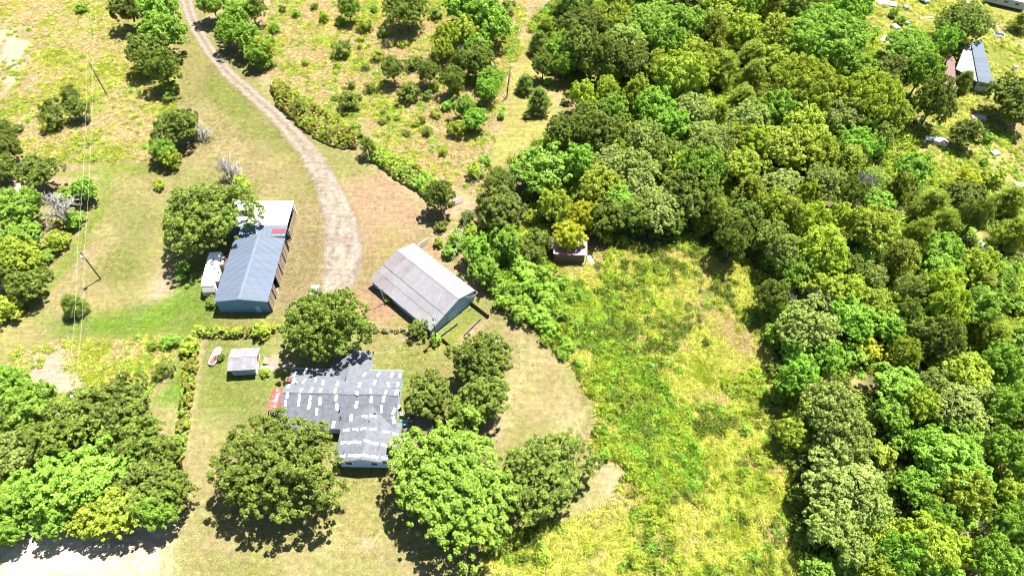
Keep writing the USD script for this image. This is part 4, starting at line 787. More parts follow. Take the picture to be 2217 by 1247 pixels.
def proto(kind, parts, r0, zc, rz):
    name = numbered('/World/plant_kinds', {'O': 'dark_', 'B': 'bright_', 'Y': 'yellow_', 'P': 'pale_', 'C': 'olive_', 'G': 'gold_', 'L': 'lush_', 'D': 'bare_', 'H': 'brown_'}[kind[1]] + kind[0]); x = UsdGeom.Xform.Define(stage, f'/World/plant_kinds/{name}')
    for pn, m, mat in parts: obj(pn, m, mat, x)
    PROTO.setdefault(kind, []).append((f'/World/plant_kinds/{name}', r0, zc, rz))
def broad(size, col, seed):
    rng = np.random.default_rng(seed)
    r, rz, zc, lobes, lr, cl, cr, nc, cs_, zf, br, nl = {'large': (7.5, 3.5, 6.4, 58, 1.7, 11, .44, 48, .165, 2.6, .42, 16), 'medium': (4.0, 2.8, 4.8, 28, 1.2, 10, .38, 38, .155, 2.2, .22, 9), 'small': (2.0, 1.6, 1.7, 10, .75, 9, .34, 28, .14, .6, .09, 5)}[size]
    if col == 'P': cl, cr, nc, cs_ = int(cl * 1.5), cr * .75, int(nc * .7), cs_ * .92
    v, f, L = crown(rng, r, rz, zc, lobes, lr, cl, cr, nc, cs_, zmin=-.35 if size != 'small' else -.8)
    proto((size, col), [('crown', (v, f), LEAF[col]), ('trunk', limbs(rng, zc + rz, br, L, zf, nl), BARK)], r, zc, rz)
def cedar(size, col, seed):
    rng = np.random.default_rng(seed); r, h, n, cs_ = {'cedar': (3.0, 7.2, 300, .15), 'cedar_small': (1.4, 3.4, 90, .12)}[size]
    z = rng.uniform(.04, 1, n) ** .8; rad = r * (1 - z) ** .5 * rng.uniform(.7, 1.12, n); th = rng.uniform(0, 2 * np.pi, n) 
    rad *= (1 + .15 * np.sin(3 * th + seed)) * np.where(rng.uniform(0, 1, n) < .3, rng.uniform(.45, .8, n), rng.uniform(.9, 1.22, n)); C = np.stack([rad * np.cos(th), rad * np.sin(th), h * (.06 + .92 * z)], 1); out = unit(np.stack([np.cos(th), np.sin(th), .7 + 0 * th], 1))
    cr = r * .16 * rng.uniform(.7, 1.4, n); k = 46 if size == 'cedar' else 30
    kd = unit(rng.normal(size=(n, k, 3)) + .6 * out[:, None]); P = C[:, None] + kd * (cr[:, None] * rng.uniform(.4, 1.1, (n, k)))[..., None] + out[:, None] * (cr[:, None] * rng.uniform(-.9, .9, (n, k)))[..., None]
    v, f = cards(rng, P.reshape(-1, 3), unit(kd + .5 * rng.normal(size=kd.shape) + [0, 0, .5]).reshape(-1, 3), cs_, .45)
    proto((size, col), [('crown', (v, f), LEAF[col]), ('trunk', MB().tube([(0, 0, 0), (0, 0, h * .8)], [r * .06, .03], 6), BARK)], r, h * .42, h * .45)
for col, n in (('O', 3), ('B', 2), ('Y', 2), ('P', 2)):
    for s in range(n): broad('large', col, 100 + s * 17 + ord(col))
for col, n in (('O', 3), ('B', 3), ('Y', 3), ('P', 2), ('G', 1)):
    for s in range(n): broad('medium', col, 300 + s * 17 + ord(col))
for col, n in (('O', 2), ('B', 2), ('Y', 2), ('G', 1), ('L', 2), ('C', 1)):
    for s in range(n): broad('small', col, 500 + s * 17 + ord(col))
for s in range(3): cedar('cedar', 'C', 700 + s)
for s in range(2): cedar('cedar', 'O', 720 + s)
for s in range(2): cedar('cedar_small', 'O', 740 + s)
cedar('cedar_small', 'C', 750)
def bare(seed, r, h):
    rng = np.random.default_rng(seed); tr, br = MB(), MB()
    def grow(p, d, l, rad, depth):
        pts = [p]; dd = d
        for _ in range(3): dd = unit(dd + rng.normal(0, .22, 3)); pts.append(pts[-1] + dd * l / 3)
        (tr if depth == 0 else br).tube(pts, np.linspace(rad, rad * .55, 4), 5 if depth < 2 else 3)
        if depth < 4:
            for _ in range(4 if depth < 3 else 2): grow(pts[rng.integers(2, 4)], unit(dd + rng.normal(0, .65, 3) + [0, 0, .12]), l * rng.uniform(.6, .8), rad * .58, depth + 1)
    for a in range(3 if r > 2 else 2): grow(np.array([0, 0, 0.0]), unit(np.array([rng.normal(0, .55), rng.normal(0, .55), 1])), h * .36, .30 * r / 4, 0)
    proto(('bare', 'D'), [('trunk', tr, GREYWOOD), ('branches', br, GREYWOOD)], r, h * .5, h * .5)
for s in range(3): bare(900 + s, 4.0, 8.0)

# ------------------------------------------------------------------ trees and shrubs: where the photograph shows them
TREES = []   # u, v, radius in pixels, colour letter, optional label
def T_(*rows): TREES.extend(rows)
# singles with their own words
T_((449, 467, 95, 'O', 'huge round shade tree over the left side of the workshop'),
   (708, 706, 92, 'O', 'round dark shade tree standing directly above the house'),
   (604, 1012, 122, 'O', 'wide spreading oak covering the lower left of the house'),
   (978, 1045, 135, 'B', 'largest bright green tree, right of the house chimney'),
   (1182, 1022, 97, 'O', 'dark oak right of the largest bright green tree'),
   (930, 850, 58, 'O', 'round olive green tree just right of the house patio'),
   (1045, 778, 64, 'O', 'dark tree with bare grey branches below the weedy pen'),
   (1052, 850, 58, 'O', 'dark tree between round patio tree and bare strip'),
   (1010, 888, 46, 'O', 'shaded dark tree squeezed above the largest bright green tree'),
   (905, 712, 22, 'O', 'small bushy tree at the lowest corner of the barn'),
   (943, 735, 14, 'L', 'little green shrub at the foot of the barn utility pole'),
   (842, 645, 12, 'O', 'ragged little bush by the leaning post on the barn wall'),
   (567, 716, 19, 'Y', 'yellowish small tree breaking the yard hedge'),
   (476, 775, 9, 'O', 'tiny dark bush touching the small boat'),
   (574, 806, 11, 'Y', 'thin yellow bush below the metal ramp'),
   (160, 664, 27, 'O', 'lone dark cedar in the paddock under the wires', 'cedar'),
   (345, 400, 13, 'Y', 'small half dead bush alone in the mown paddock'),
   (395, 580, 15, 'B', 'small green bush left of the camper'), (392, 602, 9, 'B', 'tiny green bush below the bush left of the camper'), (405, 619, 6, 'B', 'smallest green tuft on the lawn left of the camper'),
   (458, 655, 14, 'O', 'small bush at the nose of the camper'),
   (522, 398, 20, 'Y', 'low shrub right of the dead bush above the workshop tree'),
   (797, 323, 24, 'O', 'round green bush splitting the roadside hedge', 'cedar_small'), (952, 425, 33, 'O', 'feathery dark bush at the gate end of the roadside hedge'),
   (650, 235, 18, 'O', 'dark bush growing out of the upper roadside hedge'))
TD = [(120, 452, 58, 'big dead grey tree at the left edge of the paddock'), (490, 372, 38, 'grey dead bush above the workshop shade tree'), (432, 290, 30, 'bare grey tree against the cluster left of the driveway'),
   (1066, 745, 28, 'bare grey branches topping the dark tree below the pen'), (1700, 632, 30, 'white bare tree at the right edge of the meadow'), (1760, 642, 30, 'second white bare tree further into the right woods'), (1790, 655, 26, 'low white bare tree deepest of three in right woods'),
   (1002, 101, 22, 'grey dead snag in the upper middle thicket'), (1535, 62, 18, 'white dead snag among yellow green trees at top'), (1877, 400, 30, 'dead grey tree in the right woods above centre'), (1842, 421, 24, 'dark bare bush left of the dead grey woods tree'),
   (1990, 808, 20, 'white bare shrub in the lower right woods'), (1310, 205, 22, 'greyish bare bush in the upper woods clearing'), (2140, 1142, 24, 'bare pale brush in the lower right corner woods'), (1255, 468, 24, 'bare limbs beside the gold tree over the shack'), (2060, 500, 16, 'dead sapling beside the trailer frame in the woods')]
# cluster along the left of the drive at the top, and right of it
T_((278, 18, 38, 'O'), (345, 25, 45, 'B'), (348, 70, 48, 'C', None, 'medium'), (318, 112, 42, 'O'), (352, 150, 36, 'O'), (368, 187, 18, 'O'), (365, 212, 12, 'O'),
   (458, 8, 32, 'B'), (512, 34, 36, 'B'), (498, 72, 29, 'B'), (535, 82, 32, 'B'), (558, 116, 27, 'B'), (566, 108, 26, 'Y'), (545, 20, 30, 'O'), (575, 135, 18, 'B'),
   (109, 234, 20, 'O'), (116, 260, 25, 'O'), (149, 205, 20, 'O'), (164, 232, 26, 'O'), (5, 282, 26, 'O'), (14, 322, 34, 'O'), (0, 365, 30, 'O'), (41, 277, 11, 'O'), (176, 18, 14, 'L'),
   (378, 278, 44, 'O'), (350, 322, 28, 'B'), (370, 347, 24, 'Y'), (405, 262, 26, 'O'),
   (78, 372, 43, 'O'), (43, 457, 48, 'B'), (46, 512, 45, 'B'), (42, 562, 44, 'Y'), (58, 617, 38, 'O'), (16, 668, 30, 'Y'), (150, 420, 25, 'B'), (184, 406, 28, 'L'), (160, 475, 24, 'L'), (120, 522, 27, 'Y'), (8, 430, 26, 'O'), (86, 590, 22, 'O'), (12, 590, 40, 'O'), (100, 555, 18, 'B'),
   (368, 738, 20, 'B'), (358, 795, 20, 'O'), (345, 812, 14, 'O'), (330, 748, 12, 'L'), (410, 750, 20, 'Y'))
# grove at bottom left
T_((258, 878, 74, 'O'), (175, 905, 66, 'O'), (62, 880, 58, 'B'), (300, 955, 62, 'O'), (112, 955, 58, 'O'), (38, 985, 56, 'P'), (205, 1035, 76, 'B'), (302, 1035, 70, 'O'), (368, 1058, 52, 'O'), (340, 1108, 46, 'B'), (250, 1105, 58, 'Y'), (130, 1055, 64, 'B'), (45, 1075, 58, 'B'), (118, 1118, 46, 'B'), (15, 1150, 40, 'B'), (20, 832, 40, 'B'), (185, 1118, 44, 'Y'), (15, 920, 40, 'O'), (355, 985, 40, 'O'), (-30, 1060, 55, 'O'), (-25, 960, 50, 'B'))
# upper middle thicket
T_((680, 14, 9, 'O'), (755, 18, 23, 'B'), (736, 46, 12, 'B'), (790, 55, 18, 'Y'), (741, 107, 22, 'O', None, 'small'), (702, 38, 13, 'Y'), (830, 72, 13, 'B'), (779, 103, 6, 'Y'), (792, 147, 9, 'O'), (729, 144, 8, 'Y'), (760, 185, 10, 'O'), (801, 190, 14, 'O'), (757, 219, 24, 'O', None, 'small'), (724, 211, 9, 'B'), (885, 202, 24, 'O', None, 'small'), (924, 207, 13, 'O'), (850, 152, 24, 'O'), (896, 136, 20, 'O'), (818, 120, 16, 'Y'), (929, 157, 26, 'O'), (979, 174, 27, 'O'), (1037, 130, 36, 'O'), (1063, 170, 28, 'B'), (1055, 196, 26, 'B'), (1005, 232, 28, 'B'), (1030, 258, 26, 'B'), (990, 278, 22, 'Y'), (967, 230, 14, 'B'), (944, 246, 12, 'Y'), (828, 243, 7, 'O'), (914, 262, 9, 'O'), (901, 268, 10, 'Y'), (924, 285, 11, 'O'), (828, 264, 9, 'O'), (843, 254, 8, 'Y'), (770, 278, 13, 'B'), (878, 20, 52, 'O'), (944, 30, 16, 'O'), (1000, 15, 40, 'B'), (1043, 30, 45, 'B'), (1017, 63, 38, 'Y'), (1068, 60, 40, 'B'), (967, 83, 30, 'Y'), (1037, 100, 32, 'B'), (960, 110, 24, 'Y'), (1000, 135, 26, 'O'), (595, 60, 14, 'B'), (582, 90, 16, 'B'), (810, 20, 10, 'B'), (1085, 250, 10, 'B'), (940, 190, 12, 'Y'), (985, 195, 14, 'Y'), (870, 95, 10, 'Y'), (780, 85, 8, 'Y'), (1095, 20, 20, 'O'), (860, 255, 8, 'B'), (880, 290, 9, 'O'), (960, 330, 10, 'Y'), (1030, 370, 20, 'Y'), (1050, 345, 16, 'B'), (640, 30, 10, 'B'), (612, 20, 9, 'O'), (660, 135, 9, 'Y'))
# upper woods
T_((625, 205, 14, 'O'), (668, 262, 16, 'Y'), (705, 285, 15, 'O'), (745, 300, 12, 'Y'), (835, 350, 13, 'Y'), (872, 372, 13, 'O'), (908, 398, 12, 'B'))
T_((1183, 66, 22, 'C'), (1168, 96, 26, 'O', None, 'cedar'), (1208, 108, 32, 'B'), (1176, 141, 28, 'O'), (1221, 141, 26, 'B', None, 'medium'), (1138, 182, 23, 'O', None, 'cedar'), (1168, 222, 26, 'O', None, 'cedar'), (1140, 252, 9, 'O'), (1186, 177, 10, 'B'), (1215, 20, 20, 'O'),
   (1264, 56, 52, 'O'), (1257, 106, 45, 'O'), (1327, 33, 50, 'Y'), (1416, 45, 58, 'B'), (1441, 83, 42, 'B'), (1353, 88, 45, 'P'), (1302, 121, 45, 'O'), (1365, 136, 40, 'O'), (1423, 146, 30, 'Y'), (1494, 50, 45, 'C', None, 'medium'), (1542, 83, 45, 'C'), (1580, 38, 45, 'Y'), (1618, 76, 45, 'Y'), (1494, 114, 36, 'Y'), (1474, 172, 48, 'Y'), (1454, 197, 36, 'B'), (1517, 141, 40, 'Y'), (1567, 157, 40, 'C'), (1625, 131, 40, 'C'), (1630, 172, 36, 'C'), (1322, 162, 25, 'Y'), (1317, 200, 30, 'Y'), (1378, 202, 36, 'Y'), (1262, 207, 30, 'Y'), (1231, 212, 16, 'C'), (1277, 253, 42, 'O'), (1327, 240, 40, 'B'), (1416, 227, 40, 'B'), (1499, 240, 40, 'P'), (1555, 253, 26, 'C'), (1625, 258, 46, 'P'), (1219, 283, 40, 'O'), (1302, 285, 46, 'O'), (1368, 275, 16, 'G'), (1390, 300, 42, 'P'), (1449, 273, 40, 'B'), (1534, 293, 40, 'P'), (1592, 298, 36, 'Y'), (1605, 215, 36, 'C'), (1660, 20, 40, 'C'), (1550, 10, 35, 'Y'), (1480, 5, 40, 'O'), (1610, 5, 40, 'B'), (1340, -10, 40, 'B'), (1250, 5, 32, 'B'), (1400, 0, 30, 'C'),
   (1786, 78, 84, 'B'), (1677, 76, 42, 'Y'), (1680, 128, 38, 'Y'), (1834, 18, 46, 'B'), (1740, 190, 74, 'Y'), (1859, 152, 42, 'B'), (1930, 157, 40, 'O'), (1973, 101, 56, 'C', None, 'large'), (2048, 90, 34, 'C', None, 'medium'), (1998, 157, 40, 'C', None, 'medium'), (2086, 48, 52, 'O'), (2086, 180, 22, 'O', None, 'cedar'), (2023, 222, 50, 'O'), (2188, 207, 52, 'O'), (2094, 288, 34, 'O'), (1884, 215, 66, 'Y'), (1821, 247, 50, 'P'), (1682, 240, 48, 'B'), (1740, 278, 58, 'Y'), (1935, 253, 40, 'Y'), (1834, 298, 42, 'B'), (1897, 290, 38, 'O'), (1720, 10, 40, 'O'), (1770, -8, 40, 'C'), (2215, 50, 26, 'C'), (2205, 245, 34, 'O'), (1950, 45, 12, 'L'), (1935, 30, 10, 'L'), (2140, 300, 12, 'B'))
# woods round the shack
T_((1172, 363, 60, 'B'), (1081, 401, 36, 'O'), (1088, 452, 48, 'O'), (1253, 350, 36, 'B'), (1316, 345, 46, 'P'), (1379, 363, 54, 'P'), (1442, 345, 46, 'O'), (1480, 371, 46, 'Y'), (1303, 406, 50, 'Y'), (1379, 414, 46, 'P'), (1341, 441, 46, 'B'), (1316, 472, 42, 'O'), (1197, 441, 36, 'Y'), (1262, 462, 30, 'G'), (1232, 512, 42, 'G', 'gold green tree hanging over the old shack roof'), (1151, 472, 20, 'Y'), (1189, 411, 26, 'B'), (1429, 451, 60, 'P'), (1480, 426, 50, 'O'), (1455, 478, 42, 'O'), (1530, 439, 42, 'O'), (1518, 376, 46, 'B'), (1543, 480, 40, 'C'), (1374, 464, 40, 'O'), (1538, 330, 46, 'P'), (1600, 360, 44, 'Y'), (1620, 420, 40, 'C'), (1600, 480, 44, 'O'), (1585, 520, 34, 'O'), (1660, 510, 40, 'O'), (1640, 310, 40, 'Y'),
   (1030, 538, 36, 'B'), (1100, 527, 36, 'B'), (1065, 560, 30, 'B'), (1050, 585, 34, 'B'), (1150, 548, 26, 'O'), (1170, 515, 24, 'O'), (955, 490, 14, 'O'), (990, 520, 24, 'B'), (972, 546, 17, 'B'), (1012, 470, 18, 'O'), (1020, 500, 18, 'Y'), (1120, 570, 24, 'B'), (950, 525, 12, 'Y'))
# leafy bushes along the meadow's left edge
T_((1090, 652, 22, 'L'), (1128, 668, 28, 'L'), (1166, 683, 28, 'L'), (1112, 628, 26, 'L'), (1080, 622, 22, 'L'), (1191, 712, 24, 'L'), (1229, 749, 22, 'L'), (1217, 768, 14, 'L'), (1180, 735, 15, 'L'), (1257, 790, 13, 'L'), (1150, 620, 26, 'L'), (1185, 640, 26, 'L'), (1215, 680, 22, 'L'), (1140, 590, 26, 'L'), (1180, 598, 24, 'L'), (1215, 612, 22, 'L'), (1245, 640, 18, 'L'), (1250, 700, 18, 'L'), (1310, 985, 14, 'L'), (1300, 930, 16, 'L'), (1412, 800, 13, 'O'), (1490, 1068, 12, 'O'), (1530, 740, 10, 'O'), (1616, 930, 15, 'L'))
# right woods
T_((1707, 325, 54, 'Y'), (1771, 325, 42, 'Y'), (1695, 396, 46, 'P'), (1783, 396, 42, 'P'), (1672, 457, 42, 'Y'), (1702, 482, 46, 'C'), (1745, 426, 32, 'Y'), (1834, 363, 46, 'C'), (1859, 325, 40, 'B'), (1897, 388, 34, 'P'), (1899, 439, 36, 'B'), (1884, 497, 60, 'Y'), (1947, 409, 30, 'C'), (2011, 452, 40, 'C'), (1980, 363, 40, 'B'), (2086, 426, 46, 'O'), (2099, 388, 28, 'G'), (2150, 388, 24, 'Y'), (2187, 439, 46, 'C'), (2192, 510, 40, 'C'), (2036, 492, 34, 'C'), (1985, 515, 36, 'C'), (2048, 540, 40, 'B'), (1695, 540, 46, 'P'), (1783, 547, 56, 'Y'), (1872, 552, 28, 'P'), (1940, 565, 44, 'C'), (2036, 585, 46, 'B'), (2124, 578, 42, 'Y'), (2182, 590, 32, 'B'), (1840, 420, 30, 'O'), (1820, 470, 34, 'Y'), (1760, 490, 36, 'Y'), (1835, 575, 34, 'O'), (2130, 350, 12, 'L'), (1725, 590, 36, 'B'), (2110, 470, 30, 'O'),
   (1675, 638, 36, 'O'), (1750, 704, 60, 'P'), (1678, 728, 26, 'B'), (1729, 770, 42, 'C', None, 'medium'), (1795, 776, 48, 'B'), (1729, 825, 46, 'B'), (1795, 897, 78, 'P'), (1720, 918, 36, 'C'), (1780, 620, 46, 'Y'), (1840, 635, 36, 'Y'), (1886, 605, 36, 'P'), (1900, 662, 42, 'Y'), (1970, 629, 40, 'P'), (2045, 620, 44, 'Y'), (2051, 674, 42, 'Y'), (2126, 665, 50, 'B'), (2126, 620, 38, 'C'), (2171, 608, 38, 'B'), (1840, 695, 46, 'B'), (1916, 704, 46, 'B'), (1961, 686, 36, 'O'), (2030, 734, 46, 'O'), (1976, 715, 38, 'B'), (1880, 758, 32, 'G'), (1918, 776, 20, 'G'), (2150, 734, 42, 'C'), (1952, 837, 52, 'C', None, 'medium'), (2021, 830, 40, 'P'), (2096, 806, 60, 'Y'), (2171, 785, 42, 'B'), (2180, 830, 42, 'B'), (2081, 885, 64, 'P'), (2171, 876, 46, 'B'), (1931, 900, 36, 'B'), (1955, 912, 28, 'Y'), (2020, 780, 34, 'Y'), (1850, 770, 30, 'B'), (1960, 770, 34, 'Y'), (1690, 680, 28, 'B'), (2205, 660, 30, 'P'), (2205, 730, 30, 'B'), (1680, 800, 26, 'O'), (1690, 860, 24, 'O'),
   (1717, 942, 40, 'Y'), (1823, 955, 60, 'P'), (1823, 1039, 88, 'P'), (1878, 1095, 58, 'P'), (1795, 1137, 56, 'P'), (1906, 983, 34, 'Y'), (1948, 956, 36, 'P'), (2087, 935, 54, 'B'), (2059, 1011, 78, 'B'), (2087, 1060, 58, 'Y'), (1990, 1053, 50, 'B'), (2171, 970, 52, 'B'), (2198, 1073, 42, 'Y'), (2031, 1125, 42, 'B'), (2004, 1178, 68, 'Y'), (1948, 1200, 50, 'B'), (2073, 1192, 46, 'Y'), (1850, 1192, 42, 'P'), (1837, 1228, 36, 'B'), (2184, 1145, 46, 'B'), (2151, 1220, 56, 'B'), (1773, 1234, 32, 'B'), (1735, 1000, 30, 'O'), (1725, 1080, 26, 'O'), (1745, 1160, 30, 'O'), (2010, 960, 40, 'B'), (2217, 900, 40, 'O'), (2225, 1010, 44, 'B'), (2215, 1190, 40, 'Y'), (1900, 1245, 40, 'Y'), (2030, 1250, 44, 'B'), (1990, 880, 36, 'Y'))
WORDS = {'O': 'dark green', 'B': 'bright green', 'Y': 'yellow green', 'P': 'pale grey green', 'C': 'olive green', 'G': 'golden', 'L': 'lush green', 'D': 'bare grey'}
MARKS = [('the far house', 2120, 140), ('the junk yard', 1950, 50), ('the old shack', 1235, 535), ('the workshop', 545, 560), ('the barn', 915, 620), ('the house', 745, 890), ('the small shed', 527, 780), ('the dead grey tree', 117, 440), ('the hidden trailer frame', 2108, 527), ('the white covered box', 2034, 312), ('the scrub pole', 210, 170), ('the paddock pole', 197, 575), ('the upper middle pole', 1101, 180), ('the driveway top', 410, 30), ('the roadside hedge', 720, 250), ('the weedy pen', 1015, 700), ('the grove pole', 151, 850), ('the bottom left field', 150, 1190), ('the yard hedge', 480, 720), ('the meadow right edge', 1660, 700), ('the meadow lower end', 1690, 1100), ('the meadow top', 1450, 540), ('the bare meadow strip', 1200, 800), ('the gold woods trees', 1890, 765), ('the lower right corner', 2200, 1230), ('the white bare trees', 1740, 640), ('the woods top edge', 1480, 10), ('the grassy woods gap', 1290, 175), ('the tallest bright tree', 1786, 78), ('the deep woods', 1600, 250), ('the big pale tree', 1823, 1039), ('the right edge', 2200, 640), ('the dead woods tree', 1877, 400)]
rngF = np.random.default_rng(77); planted = []
def plant(u, v, rp, col, label, shape=None):
    z = 4.0; r = rp * metres_per_pixel(u, v, z) * (rngF.uniform(.78, .95) if u > 1190 else .88)
    if col == 'D': key = ('bare', 'D')
    elif shape: key = (shape, col)
    elif col == 'C': key = ('cedar', 'C') if r > 1.9 else ('cedar_small', 'C')
    else: key = ('large' if r > 5.6 else 'medium' if r > 2.5 else 'small', col)
    if key not in PROTO:
        key = next((k for k in ((key[0], 'B'), ('medium', col), ('small', col), ('large', {'C': 'O', 'G': 'Y', 'L': 'B'}.get(col, 'Y')), ('medium', {'C': 'O', 'L': 'B'}.get(col, 'Y')), ('small', 'Y')) if k in PROTO and (k[1] == col or k[0] == key[0])), ('small', 'O'))
    opts = PROTO[key]; path, r0, zc, rz = opts[rngF.integers(len(opts))]; s = r / r0; tall = rngF.uniform(.92, 1.12)
    if key[0] in ('large', 'medium'): tall *= np.clip(1.12 / s ** .35, .85, 1.35) * (rngF.uniform(.85, 1.3) if u > 1190 else 1)
    if col == 'D' and u > 1190: tall *= 1.55
    base = G(u, v, zc * s * tall); planted.append(dict(u=u, v=v, r=r, col=col, label=label, path=path, base=(base[0], base[1], 0), s=(s * rngF.uniform(.88, 1.10), s * rngF.uniform(.88, 1.10), s * tall * rngF.uniform(.9, 1.1)), rz=rngF.uniform(0, 360), key=key))
for row in TREES: plant(row[0], row[1], row[2], row[3], row[4] if len(row) > 4 else None, row[5] if len(row) > 5 else None)
for u, v, rp, lab in TD: plant(u, v, rp, 'D', lab)
def describe(t):
    size = 'broad' if t['r'] > 6.0 else 'mid sized' if t['r'] > 3.6 else 'small' if t['r'] > 2.0 else 'little'
    kind = 'cedar' if t['key'][0].startswith('cedar') else 'tree' if t['r'] > 2.2 and t['col'] != 'L' else 'bush'
    near_ = min(MARKS, key=lambda m: math.hypot(m[1] - t['u'], (m[2] - t['v']) * 1.1)); dx, dy = t['u'] - near_[1], t['v'] - near_[2]
    where = ('right of' if dx > 0 else 'left of') if abs(dx) > 1.2 * abs(dy) else ('below' if dy > 0 else 'above')
    return f"{size} {WORDS[t['col']]} {kind} {where} {near_[0]}"
byl = {}
for t in planted:
    t['kind'] = 'dead tree' if t['col'] == 'D' else 'tree' if t['r'] > 2.2 and t['col'] != 'L' else 'bush'
    if not t['label']: t['label'] = describe(t); byl.setdefault(t['label'], []).append(t)
ORD = ['first', 'second', 'third', 'fourth', 'fifth', 'sixth', 'seventh', 'eighth', 'ninth', 'tenth', 'eleventh', 'twelfth']; NUM = ['', '', 'two', 'three', 'four', 'five', 'six', 'seven', 'eight', 'nine', 'ten', 'eleven', 'twelve']
for lab, ts in byl.items():
    if len(ts) < 2: continue
    su, sv = np.ptp([t['u'] for t in ts]), np.ptp([t['v'] for t in ts]); ts.sort(key=lambda t: t['u'] if su >= sv else t['v'])
    for i, t in enumerate(ts):
        side = ('leftmost' if i == 0 else 'rightmost') if su >= sv else ('topmost' if i == 0 else 'lowest')
        t['label'] = lab.replace('in the woods', '').strip() + (f', {side} of {NUM[len(ts)]}' if i in (0, len(ts) - 1) else f", {ORD[i]} of {NUM[len(ts)]} {'from left' if su >= sv else 'from top'}")
for t in planted:
    if len(t['label'].split()) > 16: print('LONG', t['label'])
    name = {'dead tree': 'dead_tree', 'tree': 'cedar_tree' if t['key'][0].startswith('cedar') else 'leafy_tree', 'bush': 'bush'}[t['kind']]
    x = UsdGeom.Xform.Define(stage, '/World/' + numbered('/World', name)); x.AddTranslateOp().Set(Gf.Vec3d(*map(float, t['base']))); x.AddRotateZOp().Set(float(t['rz'])); x.AddScaleOp().Set(Gf.Vec3f(*map(float, t['s'])))
    x.GetPrim().GetReferences().AddInternalReference(t['path']); x.GetPrim().SetInstanceable(True)
    far = t['u'] > 1130 or t['v'] < 0
    tag(x, t['label'], t['kind'], ('trees of the dense woods' if t['kind'] == 'tree' else 'bushes along the woods and meadow') if far and t['kind'] != 'dead tree' else {'tree': 'trees about the homestead', 'bush': 'bushes about the homestead', 'dead tree': 'dead trees'}[t['kind']])

# ------------------------------------------------------------------ hedges
def hedge(label, px, widths, h, cols, seed, per=34, size=.15):
    rng = np.random.default_rng(seed); pts = np.array([G(u, v)[:2] for u, v in px]); s = np.r_[0, np.cumsum(np.hypot(*np.diff(pts, axis=0).T))]; o = np.array([*pts[0], 0])
    n = int(s[-1] * np.mean(widths) * 5.2); t = rng.uniform(0, s[-1], n); c = np.stack([np.interp(t, s, pts[:, i]) for i in (0, 1)], 1); w = np.interp(t, s, widths) / 2
    dv = np.stack([np.interp(t + .3, s, pts[:, i]) - np.interp(t - .3, s, pts[:, i]) for i in (0, 1)], 1); dv /= np.maximum(np.linalg.norm(dv, axis=1, keepdims=True), 1e-6); nm = np.stack([-dv[:, 1], dv[:, 0]], 1)
    hh = h * (.75 + .5 * meshkit.fbm(np.c_[t / 2.5, 0 * t, 0 * t + seed], 3)); a = rng.uniform(-.15, np.pi + .15, n); wk_ = w * (.75 + .5 * meshkit.fbm(np.c_[t / 1.5, 0 * t + 5, 0 * t + seed], 3))
    C = np.c_[c + nm * (np.cos(a) * wk_)[:, None], np.maximum(np.sin(a), .08) ** .7 * hh]; out = np.c_[nm * np.cos(a)[:, None], np.sin(a) + .3]
    kd = unit(rng.normal(size=(n, per, 3)) + .6 * out[:, None]); P = C[:, None] + kd * (.26 * rng.uniform(.6, 1.2, (n, per)))[..., None]
    x = thing('hedge', label, 'hedge', o); pick = rng.uniform(0, 1, n) if len(cols) > 1 else np.zeros(n)
    pick = np.clip(meshkit.fbm(np.c_[C[:, :2] / 2.2, 0 * t + seed], 3) * 1.6 - .3, 0, .999) * len(cols)
    for i, col in enumerate(cols):
        k = pick.astype(int) == i
        if k.any(): v, f = cards(rng, P[k].reshape(-1, 3) - o, unit(kd[k] + .5 * rng.normal(size=kd[k].shape)).reshape(-1, 3), size); obj('foliage', (v, f), LEAF[col], x)
    m = MB()
    for i in range(0, int(s[-1] / .9)):
        q = np.array([np.interp(i * .9 + .4, s, pts[:, j]) for j in (0, 1)]); m.tube([(*q, 0) - o, (*(q + rng.normal(0, .2, 2)), h * .7) - o], [.05, .02], 4)
    if h > .6: tag(obj('stems', m, BARK, x), kind='stuff')
hedge('brown green roadside hedge along the right of the upper driveway', [(600, 190), (630, 225), (690, 270), (735, 300), (780, 312)], [3.5, 5.8, 8.0, 7.0, 4.0], 2.4, 'HYHY', 1)
hedge('lower roadside hedge running down to the white pipe gate', [(810, 335), (850, 358), (890, 382), (925, 405), (955, 430)], [3.2, 5.2, 5.4, 5.4, 5.0], 2.2, 'HYBY', 2)
hedge('clipped straight hedge along the top of the small shed yard', [(424, 720), (470, 724), (520, 725), (550, 722)], [1.6, 1.7, 1.8, 1.6], 1.7, 'HYO', 3)
hedge('short hedge piece reaching the round tree above the house', [(580, 717), (618, 713)], [1.2, 1.0], 1.2, 'YO', 4)
hedge('long narrow hedge down the left side of the house yard', [(418, 740), (414, 800), (406, 860), (398, 920), (390, 985), (386, 1010)], [2.4, 2.2, 2.0, 1.7, 1.4, 1.0], 1.4, 'YHB', 5)
hedge('thin weedy strip under the yard fence by the barn', [(800, 718), (850, 719), (890, 719)], [.5, .5, .6], .5, 'HO', 6)

